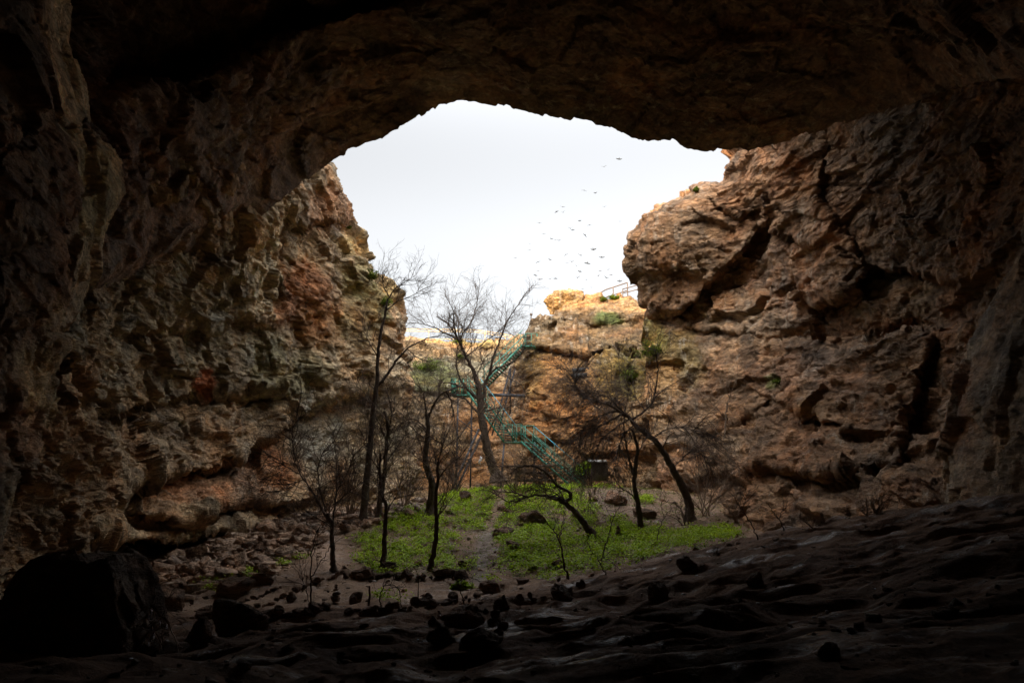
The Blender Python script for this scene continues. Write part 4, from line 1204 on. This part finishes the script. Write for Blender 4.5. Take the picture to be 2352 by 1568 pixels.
# ------------------------------------------------------------------ bare trees
def norm(v): return v / (np.linalg.norm(v) + 1e-9)
rt = np.random.RandomState(77)
def twig(mb, p, d, L, r, lvl, trop, kids, wob=.22, minr=.004, segs=None):
    n = segs or (5 if lvl > 1 else 4)
    P = [p]; dd = d.copy()
    for k in range(n):
        dd = norm(dd + rt.normal(0, wob, 3) + trop * (.8 if lvl > 1 else 1))
        P.append(P[-1] + dd * L / n)
    P = np.array(P)
    R_ = np.linspace(r, max(minr, r * .35), n + 1)
    mb.tube(P, R_, 4 if r > .02 else 3)
    if lvl <= 0: return
    for k in range(kids[lvl - 1]):
        u = rt.uniform(.15, 1)
        i = min(int(u * n), n - 1); f = u * n - i
        q = P[i] * (1 - f) + P[i + 1] * f
        ax = norm(P[i + 1] - P[i]); s = norm(np.cross(ax, rt.normal(size=3)))
        nd = norm(ax * rt.uniform(.5, 1.0) + s * rt.uniform(.5, 1.0))
        twig(mb, q, nd, L * rt.uniform(.35, .65), max(minr, r * .5), lvl - 1, trop, kids, wob, minr)
def tree(label, limbs, Y=None, sprout=8, tl=2.0, lvl=2, kids=(3, 5), trop=(0, 0, .12), mat='bark', tmat=None, yj=1.0, name="bare_tree", start=.3, cat="tree", group=None, tr=.014, wob=.22, minr=.0032):
    """limbs: lists of photo points with start/end half-width in px; the first is the trunk, its first point the foot"""
    b = at_ground(*limbs[0][0][0]) if Y is None else W(*limbs[0][0][0], Y)
    base = b.copy()
    root = empty(name, base)
    crown = MB()
    trop = np.array(trop, float)
    ends = {}
    for li, (pts, r0, r1) in enumerate(limbs):
        a = np.asarray(pts, float)
        # smooth the traced line
        m = max(8, int(len(a) * 5))
        s = np.r_[0, np.cumsum(np.hypot(*np.diff(a, axis=0).T))]; u = np.linspace(0, s[-1], m)
        X, Yp = np.interp(u, s, a[:, 0]), np.interp(u, s, a[:, 1])
        ker = np.array([.25, .5, .25])
        for _ in range(2):
            X[1:-1] = np.convolve(X, ker, 'valid'); Yp[1:-1] = np.convolve(Yp, ker, 'valid')
        depth0 = base[1] if li == 0 else ends.get(min(ends, key=lambda k: (k[0] - a[0, 0]) ** 2 + (k[1] - a[0, 1]) ** 2), base[1])
        drift = 0 if li == 0 else rt.uniform(-yj, yj)
        D = depth0 + drift * np.linspace(0, 1, m) ** 1.2
        P = W(X, Yp, D)
        P = P + rt.normal(0, .012, P.shape)
        for k in range(m): ends[(X[k], Yp[k])] = D[k]
        Rr = px2m(np.linspace(r0, r1, m), base[1]) * (.66 if name == 'fallen_tree' else .76)
        if li == 0:
            Rr[0] *= 1.9; Rr[1] *= 1.35; Rr[2] *= 1.1
            P[0, 2] -= .15
            tb = MB(); tb.tube(P - base, Rr, 9, .25); tb.build("trunk", M[mat], root, smooth=True)
        else: crown.tube(P - base, Rr, 6, .15)
        nsp = sprout if li else max(1, int(sprout * .4))
        for k in range(nsp):
            u_ = rt.uniform(start if li == 0 else .15, 1) * (m - 1)
            if li == 0: u_ = rt.uniform(.55, 1) * (m - 1)
            i = min(int(u_), m - 2); q = P[i] + (P[i + 1] - P[i]) * (u_ - i)
            ax = norm(P[i + 1] - P[i]); sd = norm(np.cross(ax, rt.normal(size=3)))
            d = norm(ax * rt.uniform(.4, 1.1) + sd * rt.uniform(.6, 1))
            twig(crown, q - base, d, tl * rt.uniform(.5, 1.15), max(tr, Rr[i] * .28), lvl, trop, kids, wob, minr)
        # continue the tip
        if li:
            for k in range(2): twig(crown, P[-1] - base, norm(norm(P[-1] - P[-2]) + rt.normal(0, .3, 3)), tl * .8, Rr[-1], lvl, trop, kids, wob, minr)
    crown.build("crown", M[tmat or mat], root)
    tag(root, label, cat, group)
    return root

tree("tall slim black tree rising against the left cliff edge into the sky",
     [([(833, 1206), (840, 1130), (846, 1070), (853, 990), (858, 930), (866, 880), (868, 820), (873, 770), (884, 725), (891, 685)], 12, 3.0),
      ([(868, 885), (890, 860), (912, 825), (935, 800), (985, 775)], 5, 1.5), ([(893, 685), (905, 665), (925, 650), (945, 638)], 2.2, .8), ([(893, 680), (882, 660), (878, 640)], 1.8, .8),
      ([(884, 715), (915, 690), (945, 680), (965, 668)], 2, .8), ([(868, 820), (850, 790), (835, 760)], 2, .8), ([(935, 800), (955, 820), (985, 830)], 1.6, .8), ([(858, 930), (835, 900), (815, 880)], 1.8, .8)],
     sprout=9, tl=1.25, kids=(3, 5), trop=(.02, 0, .08))
tree("largest tree, thick leaning central trunk with a wide fan of twigs against the sky",
     [([(1143, 1100), (1128, 1060), (1116, 1020), (1112, 985), (1106, 955), (1102, 915), (1100, 890), (1092, 862)], 15, 8),
      ([(1092, 865), (1085, 845), (1072, 822), (1062, 800), (1056, 785)], 6, 4), ([(1056, 785), (1040, 772), (1020, 765), (1000, 752), (975, 745)], 3, 1.2), ([(1056, 788), (1062, 765), (1078, 748), (1088, 725), (1095, 700)], 3, 1.2),
      ([(1056, 785), (1052, 760), (1054, 735), (1040, 712)], 2.6, 1.2), ([(1104, 930), (1113, 905), (1112, 880), (1124, 860), (1140, 845), (1165, 838)], 7, 2), ([(1124, 860), (1130, 830), (1140, 800), (1152, 770), (1165, 735), (1190, 700)], 4, 1.2),
      ([(1070, 820), (1095, 800), (1120, 780), (1140, 765), (1160, 745)], 2, 1), ([(1102, 920), (1075, 895), (1055, 870), (1048, 840), (1050, 800), (1060, 780)], 4, 1.6), ([(1106, 955), (1085, 935), (1070, 915), (1035, 905), (1000, 925)], 4, 1.4),
      ([(1116, 1010), (1122, 990), (1135, 965), (1145, 945)], 3, 1.2), ([(1075, 895), (1040, 880), (1010, 878), (990, 900)], 3, 1.2), ([(1140, 845), (1175, 870), (1200, 885), (1215, 920)], 2, .8)],
     sprout=12, tl=1.85, kids=(4, 6), trop=(0, 0, .08))
tree("dark gnarled tree left of centre with a bent trunk and drooping limbs",
     [([(985, 1182), (990, 1150), (994, 1110), (985, 1085), (976, 1062), (980, 1020), (984, 985), (980, 950)], 13, 6),
      ([(982, 960), (998, 925), (1012, 905), (1025, 898)], 4.5, 2), ([(1025, 898), (1035, 915), (1042, 950), (1048, 990)], 3, 1), ([(980, 955), (976, 925), (972, 900)], 3.5, 1.5), ([(984, 990), (960, 965), (940, 960), (920, 975)], 2.5, 1),
      ([(994, 1110), (985, 1075)], 3, 1.5), ([(980, 1010), (955, 990), (925, 965)], 2, .8)],
     sprout=10, tl=1.9, kids=(4, 5), trop=(0, 0, -.02))
tree("thin crooked black tree standing in the greenery before the bent trunk",
     [([(987, 1308), (995, 1275), (1001, 1240), (1003, 1200), (1000, 1160), (1005, 1110), (1006, 1060)], 8, 4),
      ([(1006, 1100), (1020, 1080), (1040, 1060), (1062, 1045)], 2.4, 1), ([(1003, 1200), (1012, 1170), (1024, 1145), (1030, 1110)], 2, 1), ([(1005, 1080), (998, 1040), (985, 1010)], 2.4, 1), ([(1006, 1065), (1015, 1030), (1020, 1000)], 2, 1)],
     sprout=8, tl=1.3, kids=(3, 4), trop=(0, 0, .05))
tree("straight thin dark tree rising from the row of dark stones",
     [([(880, 1310), (883, 1250), (885, 1195), (888, 1160), (876, 1130), (872, 1080), (874, 1040)], 8.5, 3),
      ([(886, 1190), (896, 1160), (912, 1135)], 2.6, 1), ([(888, 1165), (870, 1140), (868, 1100), (868, 1050)], 2.2, 1), ([(874, 1060), (890, 1030), (905, 1000)], 2, .8), ([(872, 1080), (850, 1050), (840, 1010)], 1.8, .8)],
     sprout=7, tl=1.3, kids=(3, 4), trop=(0, 0, .08))
tree("bare tree at the left edge of the mound with a straight trunk forking low",
     [([(767, 1311), (764, 1270), (762, 1230), (764, 1200), (752, 1180)], 8.5, 5),
      ([(762, 1205), (740, 1170), (715, 1125), (690, 1090), (675, 1055)], 4, 1.4), ([(764, 1200), (772, 1150), (775, 1100), (772, 1050)], 3.4, 1.3), ([(690, 1090), (672, 1080), (640, 1062), (610, 1045)], 1.8, .8), ([(750, 1175), (735, 1130), (728, 1080), (740, 1040), (765, 1015)], 2.4, .9),
      ([(772, 1130), (795, 1090), (810, 1050)], 2, .8), ([(680, 1060), (672, 1020), (670, 985), (690, 955)], 2, .8), ([(700, 1100), (670, 1110), (640, 1130)], 1.6, .7), ([(765, 1160), (800, 1130), (840, 1100)], 1.6, .8)],
     sprout=12, tl=1.5, kids=(4, 5), trop=(0, 0, .0))
tree("dark trunk between the tall black tree and the gnarled one, broken off above",
     [([(868, 1195), (874, 1140), (884, 1080), (888, 1020), (892, 975), (884, 945)], 9, 4),
      ([(892, 990), (900, 960), (898, 930)], 3, 1.4), ([(884, 1000), (870, 970), (858, 945)], 2.5, 1), ([(888, 1060), (910, 1030), (930, 1000), (950, 985)], 2, .9)],
     sprout=10, tl=1.6, kids=(4, 4), trop=(0, 0, .04))
tree("arching dark tree on the right with a long bowed trunk and weeping limbs",
     [([(1585, 1196), (1584, 1165), (1572, 1125), (1556, 1095), (1536, 1060), (1514, 1020), (1488, 998), (1462, 980), (1445, 958), (1418, 942)], 14, 5),
      ([(1425, 945), (1400, 930), (1370, 922), (1340, 912), (1320, 895)], 3.6, 1.2), ([(1440, 955), (1415, 930), (1395, 910), (1360, 900), (1330, 905)], 3, 1), ([(1450, 965), (1480, 945), (1500, 925), (1508, 880), (1512, 845), (1505, 805)], 3.4, 1.2),
      ([(1420, 942), (1390, 950), (1360, 965), (1335, 990)], 3, 1), ([(1430, 950), (1385, 975), (1350, 990), (1332, 1020), (1325, 1060)], 3, 1), ([(1445, 962), (1410, 985), (1380, 1010), (1365, 1045), (1345, 1080)], 2.6, .9), ([(1455, 975), (1430, 1000), (1418, 1040), (1412, 1080)], 2.4, .9),
      ([(1500, 1005), (1530, 985), (1560, 980), (1585, 985), (1610, 1000)], 2.2, .9), ([(1545, 1075), (1570, 1050), (1590, 1030), (1620, 1050)], 2, .9), ([(1340, 912), (1320, 880), (1310, 850)], 1.6, .7), ([(1480, 940), (1450, 900), (1430, 870)], 1.8, .7)],
     sprout=24, tl=2.0, kids=(3, 5), trop=(-.02, 0, -.16), wob=.18, tr=.017)
tree("dark twin stemmed tree standing just left of the arching tree",
     [([(1472, 1218), (1470, 1185), (1464, 1150), (1456, 1110), (1460, 1070), (1466, 1030), (1458, 1000), (1450, 985)], 9, 4),
      ([(1454, 1090), (1444, 1050), (1436, 1010), (1432, 975), (1436, 950)], 4, 1.5), ([(1464, 1150), (1445, 1130), (1425, 1120), (1405, 1090)], 2.2, .9), ([(1466, 1040), (1480, 1010), (1500, 985)], 2, .9)],
     sprout=10, tl=1.5, kids=(4, 4), trop=(0, 0, -.04))
tree("slender pale stemmed tree before the right wall",
     [([(1684, 1160), (1676, 1110), (1668, 1060), (1664, 1010), (1668, 960), (1670, 925)], 5, 2.4),
      ([(1668, 965), (1650, 940), (1630, 920), (1610, 905)], 1.6, .7), ([(1670, 930), (1680, 900), (1688, 880)], 1.4, .7), ([(1666, 1020), (1690, 985), (1705, 950)], 1.4, .7), ([(1666, 1040), (1640, 1010), (1615, 995)], 1.4, .7), ([(1672, 1080), (1700, 1060), (1720, 1030)], 1.2, .6)],
     sprout=8, tl=1.7, kids=(4, 5), trop=(0, 0, .02), tmat='twig_pale', mat='twig_pale')
# fallen trunk
tree("brown half fallen trunk leaning left over the green mound with a forked end",
     [([(1362, 1232), (1345, 1205), (1318, 1172), (1290, 1148), (1255, 1138)], 13, 7), ([(1300, 1152), (1314, 1142), (1310, 1130), (1282, 1118), (1265, 1095), (1245, 1078), (1225, 1068), (1195, 1072)], 7, 2.5),
      ([(1258, 1138), (1225, 1136), (1190, 1150), (1165, 1152)], 4.5, 2), ([(1265, 1095), (1240, 1100), (1215, 1090)], 2.4, 1), ([(1210, 1140), (1180, 1130), (1150, 1128)], 3, 1.2), ([(1300, 1150), (1270, 1128), (1240, 1125)], 2.4, 1)],
     sprout=9, tl=1.5, kids=(4, 4), trop=(0, 0, .06), mat='bark', tmat='bark', name="fallen_tree")
sap = [("thin forked sapling standing before the stone bank at left", [([(717, 1412), (714, 1370), (713, 1320), (716, 1270), (722, 1235), (735, 1205)], 2.6, 1.0), ([(714, 1330), (735, 1290), (752, 1265), (760, 1250)], 1.4, .6), ([(712, 1385), (700, 1340), (685, 1320)], 1.2, .5)]),
       ("thin curved sapling rising from the green carpet", [([(1305, 1328), (1296, 1300), (1291, 1265), (1285, 1240), (1270, 1215), (1258, 1200)], 3.4, 1.3), ([(1284, 1238), (1290, 1215), (1296, 1190), (1300, 1170)], 1.6, .6), ([(1272, 1218), (1278, 1200), (1270, 1180)], 1.2, .6)]),
       ("forked black sapling right of the cairn on the mound", [([(1380, 1300), (1385, 1270), (1398, 1230), (1404, 1200), (1420, 1165), (1440, 1145)], 1.8, .8), ([(1404, 1200), (1400, 1180), (1390, 1160)], .9, .5)]),
       ("little leaning sapling below the curved one at the slope crest", [([(1392, 1320), (1380, 1295), (1368, 1275), (1355, 1262)], 1.8, .8), ([(1380, 1295), (1388, 1270), (1392, 1250)], 1.0, .5)]),
       ("crooked little sapling with a looping branch by the near stones", [([(876, 1404), (872, 1370), (880, 1345), (895, 1330)], 2.0, 1.0), ([(880, 1345), (905, 1342), (920, 1355), (922, 1385)], 1.4, .7), ([(880, 1345), (886, 1320), (884, 1290)], 1.0, .5)]),
       ("dark leaning stick of a sapling right of the path end", [([(1068, 1392), (1060, 1360), (1050, 1330), (1040, 1315)], 1.8, .9), ([(1056, 1345), (1062, 1330), (1066, 1318)], 1, .5)]),
       ("dry sapling leaning before the foot of the right wall", [([(1742, 1240), (1725, 1200), (1705, 1170), (1690, 1150), (1680, 1130)], 2.0, .9), ([(1705, 1170), (1715, 1145), (1712, 1120)], 1.0, .5)]),
       ("low bent dry sapling on the ridge under the right wall", [([(1800, 1218), (1790, 1190), (1775, 1175), (1760, 1150)], 1.8, .8), ([(1790, 1190), (1800, 1170), (1810, 1150)], 1.0, .5)]),
       ("dry sapling with pale twigs in front of the arching tree", [([(1505, 1255), (1515, 1210), (1530, 1180), (1545, 1165)], 1.6, .7), ([(1525, 1190), (1520, 1165), (1518, 1150)], .9, .5)])]
for lb, lm in sap:
    tree(lb, lm, sprout=5, tl=.55, lvl=1, kids=(3,), trop=(0, 0, .06), mat='bark', name="sapling", tr=.007, minr=.003)
# thickets of pale twigs in the back left
def thicket(label, px, py, hpx, wpx, Y=None, n=16, mat='twig_pale', trop=(0, 0, .02), kids=(4, 5), name="bare_shrub"):
    b = at_ground(px, py) if Y is None else W(px, py, Y)
    root = empty(name, b)
    H = px2m(hpx, b[1]); Wd = px2m(wpx, b[1])
    mb = MB()
    for k in range(n):
        d = norm(np.array([rt.normal(0, .5) * Wd / H, rt.normal(0, .35), 1.0]))
        twig(mb, np.array([rt.normal(0, .08), rt.normal(0, .08), -.05]), d, H * rt.uniform(.5, 1.05), .022, 2, np.array(trop), kids, .2, .004, 6)
    mb.build("branches", M[mat], root)
    tag(root, label, "shrub")
thicket("tall tangle of pale twigs left of the tall black tree", 800, 1190, 300, 110, n=15)
thicket("tangle of pale brown twigs against the back slope right of the tall black tree", 930, 1165, 290, 120, n=17)
thicket("dense brown twig thicket left of the central tree", 1045, 1135, 200, 100, n=15, mat='twig')
thicket("pale twig bush at the foot of the left cliff", 745, 1195, 200, 90, n=12)
thicket("brown twig thicket behind the upper landing of the stairs", 1170, 905, 120, 70, Y=54, n=9, mat='twig')
thicket("spreading twig bush below the middle stair landing", 1185, 1125, 110, 90, n=14, mat='twig_pale')
thicket("dark twig bush behind the fallen trunk", 1250, 1125, 80, 70, n=10, mat='twig')
thicket("dry brush at the foot of the right wall left of the leaning sapling", 1690, 1200, 60, 80, n=9, mat='twig_pale')
thicket("dry brush below the right wall right of the leaning sapling", 1780, 1215, 55, 100, n=9, mat='twig_pale')
thicket("dry brush on the ridge further right under the wall", 1870, 1208, 45, 90, n=7, mat='twig_pale')
thicket("small whitish dry weed at the right end of the ridge", 2010, 1180, 50, 60, n=8, mat='twig_pale')
thicket("thin bush around the foot of the arching tree", 1575, 1205, 60, 50, n=9, mat='twig')
thicket("twiggy bush right of the arching tree trunk", 1620, 1185, 170, 80, n=11, mat='twig_pale')
thicket("olive twig bush hugging the ochre cliff above the arching tree", 1400, 960, 170, 120, Y=47, n=12, mat='twig')
thicket("hanging twig bush on the right flank of the cleft", 1200, 800, 90, 60, Y=55, n=8, mat='twig', trop=(0, 0, -.15))

# stump, sticks
for (pts, r0, lb) in (([(847, 1390), (849, 1345)], 3, "short dark stick standing upright in the near row of stones"), ([(962, 1395), (963, 1320)], 1.2, "very thin upright twig right of the crooked little sapling"), ([(1365, 1135), (1367, 1118)], 2.5, "short dark stump of wood before the noticeboard")):
    b = at_ground(*pts[0]); t_ = W(*pts[1], b[1])
    mb = MB(); P = np.linspace(b, t_, 5) - b; P[0, 2] -= .08; P[1:-1, 0] += rt.normal(0, .015, 3); mb.tube(P, px2m(np.linspace(r0, r0 * .6, 5), b[1]), 6, .2)
    mb.add([P[-1] + (.0, 0, .01), P[-1] + (.02, 0, 0), P[-1] + (0, .02, 0)], [(0, 1, 2, 2)])
    o = mb.build("stick", M['bark']); o.location = tuple(b); tag(o, lb, "stick")

# shrub with rags in the lower left
def rag_shrub():
    b = W(345, 1470, 10.2); root = empty("bare_shrub", b)
    mb = MB()
    tips = []
    for pts in ([(300, 1480), (325, 1440), (345, 1400), (352, 1385)], [(345, 1390), (365, 1405), (385, 1425), (392, 1445)], [(330, 1430), (350, 1445), (375, 1480)], [(310, 1460), (345, 1470), (380, 1455)], [(325, 1475), (350, 1440), (370, 1420)], [(300, 1420), (320, 1440), (330, 1470)]):
        a = np.array(pts, float); m = 10
        u = np.linspace(0, len(a) - 1, m); X = np.interp(u, range(len(a)), a[:, 0]); Z = np.interp(u, range(len(a)), a[:, 1])
        P = W(X, Z, 10.1 + rt.uniform(-.3, .3)) - b + rt.normal(0, .01, (m, 3))
        mb.tube(P, np.linspace(.022, .008, m), 5)
        for k in range(7):
            i = rt.randint(2, m); tips.append(P[i] + 0)
            twig(mb, P[i], norm(rt.normal(size=3) + np.array([.3, 0, .1])), rt.uniform(.15, .4), .007, 1, np.array([0, 0, -.05]), (3,), .25, .003)
    mb.build("branches", M['twig_pale'], root)
    tag(root, "low shrub tied with white rags beside the huge black boulder", "shrub")
    return b, tips
b, tips = rag_shrub()
for k in range(26):
    p = b + tips[rt.randint(len(tips))]
    L = rt.uniform(.08, .22); n = 7
    mb = MB()
    wdt = rt.uniform(.012, .024)
    c = np.stack([rt.normal(0, .012, n).cumsum() * .6, rt.normal(0, .008, n).cumsum(), -np.linspace(0, L, n)], -1)
    tw = rt.uniform(0, 3, n).cumsum() * .25
    off = np.stack([np.cos(tw), np.sin(tw), 0 * tw], -1) * wdt
    V = np.concatenate([c - off, c + off, c + off + (0, .003, 0), c - off + (0, .003, 0)])
    Fq = []
    for q in range(n - 1):
        for (s0, s1) in ((0, 1), (1, 2), (2, 3), (3, 0)):
            Fq.append((s0 * n + q, s1 * n + q, s1 * n + q + 1, s0 * n + q + 1))
    mb.add(V, Fq)
    o = mb.build("rag", M['cloth']); o.location = tuple(p)
    tag(o, "strip of white rag tied on the shrub by the huge boulder", "rag", "white rags tied on the shrub")
# litter
lit = [(480, 1517), (435, 1512), (520, 1520), (300, 1517), (1540, 1288), (1745, 1325), (1740, 1385), (1700, 1400), (890, 1400), (905, 1398), (930, 1403), (1010, 1415), (1090, 1430), (960, 1470), (985, 1366), (1625, 1190), (1600, 1322), (2010, 1352), (1870, 1420), (1900, 1405), (1960, 1300), (860, 1335), (930, 1205), (1100, 1300), (1570, 1365)]
for (x, y) in lit:
    p = at_ground(x, y); s = px2m(rt.uniform(2.2, 5), p[1])
    V, Fc = ico(2)
    V = V * (1 + .6 * (rt.rand(len(V), 1) - .5)) * np.array([1.3, .8, .35]) * s
    o = new_mesh("litter", V, Fc, M['litter']); o.location = tuple(p + (0, 0, s * .25)); o.rotation_euler = (0, 0, rt.uniform(0, 6))
    tag(o, "crumpled scrap of white litter on the ground, %s scrap from the left" % ORD[sorted(q[0] * 2000 + q[1] for q in lit).index(x * 2000 + y)], "litter", "scraps of white litter")
mb = MB(); b = W(1103, 1048, 40.5)
n = 8; c = np.stack([.05 * np.sin(np.arange(n)), 0 * np.arange(n), -np.linspace(0, .42, n)], -1)
mb.tube(c, np.array([.02, .05, .045, .07, .05, .06, .04, .01]), 6, .5)
o = mb.build("rag", M['cloth']); o.location = tuple(b); tag(o, "pale rag hanging in the twigs left of the big trunk", "rag")

# ------------------------------------------------------------------ birds
bz = [(1063, 112, 13, .12), (920, 185, 12, .15), (730, 411, 12, -.25), (835, 437, 8, 0), (525, 569, 11, 0), (925, 567, 9, .05), (465, 614, 9, -.4), (528, 622, 9, .1), (300, 722, 11, .1), (688, 702, 8, -.1), (783, 742, 13, -.1), (600, 776, 11, 0), (620, 790, 8, 0),
      (1073, 708, 8, .3), (345, 826, 9, 0), (410, 873, 9, .7), (452, 884, 9, -.1), (488, 889, 11, .05), (740, 840, 12, .9), (210, 925, 7, 0), (205, 982, 9, .2), (818, 976, 13, 0), (555, 1024, 10, .5), (700, 1032, 13, 0), (898, 1051, 13, .1), (72, 1058, 7, .1),
      (288, 1094, 12, .3), (403, 1075, 8, .3), (565, 1107, 9, .1), (610, 1092, 11, .15), (760, 1106, 13, .15), (655, 1134, 11, -.2), (290, 1181, 6, .3), (688, 1186, 9, .2), (885, 1181, 11, .15), (957, 1170, 8, .15), (262, 1222, 10, .4), (865, 1229, 10, .7), (990, 1217, 12, .15),
      (940, 1247, 10, .4), (305, 1262, 13, .1), (403, 1257, 12, 0), (455, 1252, 9, -.05), (665, 1246, 12, .1), (752, 1264, 10, .1), (1068, 1279, 11, .1), (717, 1350, 6, .2), (803, 1340, 7, .2), (1042, 1406, 6, .3)]
def bird_meshes():
    out = []
    for ang in (.05, .25, -.2, .5):
        n, m = 12, 8
        t_ = np.linspace(0, 1, n); body = []
        for i, u in enumerate(t_):
            r = .055 * math.sin(math.pi * min(1, u * 1.05)) ** .7 * (1 if u < .7 else .8) + .004
            for k in range(m): body.append((r * math.cos(2 * math.pi * k / m), -.16 + .32 * u, r * .9 * math.sin(2 * math.pi * k / m)))
        V = list(body); Fq = []
        for i in range(n - 1):
            for k in range(m): Fq.append((i * m + k, i * m + (k + 1) % m, (i + 1) * m + (k + 1) % m, (i + 1) * m + k))
        # tail fan
        b0 = len(V); V += [(-.02, .12, .005), (.02, .12, .005), (.055, .27, .0), (-.055, .27, .0), (-.02, .12, -.006), (.02, .12, -.006), (.055, .27, -.006), (-.055, .27, -.006)]
        Fq += [(b0, b0 + 1, b0 + 2, b0 + 3), (b0 + 7, b0 + 6, b0 + 5, b0 + 4), (b0, b0 + 3, b0 + 7, b0 + 4), (b0 + 1, b0 + 5, b0 + 6, b0 + 2), (b0 + 3, b0 + 2, b0 + 6, b0 + 7)]
        for s in (-1, 1):
            prof = [(0.02, -.08, .06, 0), (.12, -.11, .05, .35), (.24, -.10, .045, .6), (.36, -.04, .055, .5), (.46, .03, .07, .2)]
            b0 = len(V)
            for (x, yl, yr, up) in prof:
                z = math.tan(ang) * x - .25 * ang * x * x / .46 + .02
                for (yy_, dz) in ((yl, .006), (yr, .004), (yr, -.004), (yl, -.006)): V.append((s * x, yy_, z + dz))
            for q in range(len(prof) - 1):
                for k in range(4): Fq.append((b0 + q * 4 + k, b0 + q * 4 + (k + 1) % 4, b0 + q * 4 + 4 + (k + 1) % 4, b0 + q * 4 + 4 + k))
        o = new_mesh("bird", V, Fq, M['bird'], link=False); out.append(o.data)
    return out
BM = bird_meshes()
for k, (zx, zy, sp, roll) in enumerate(bz):
    x, y = (1240 + zx / 3.919) * .9408, (360 + zy / 3.919) * .9408
    Yb2 = .92 / (max(sp, 6) * 1.0) * F * .85
    Yb2 = min(max(Yb2, 75), 190)
    p = W(x, y, Yb2)
    o = bpy.data.objects.new("bird", BM[k % 4]); COL.objects.link(o)
    o.location = tuple(p); o.scale = (1, 1.25, 1.3); o.rotation_euler = (rt.uniform(.15, .75), -roll, rt.uniform(-.5, .5) if k % 3 else rt.uniform(2.6, 3.6))
    lb = "small dark flying bird, %s from the top of the flock" % ORD[sorted((q[1], q[0]) for q in bz).index((zy, zx))]
    if k == 0: lb = "highest bird of the flock, wings spread near the cave lip"
    if k == 1: lb = "second highest bird of the flock, just below the topmost"
    if k == 25: lb = "bird furthest left in the flock over the sinkhole"
    tag(o, lb, "bird", "birds flying over the sinkhole")
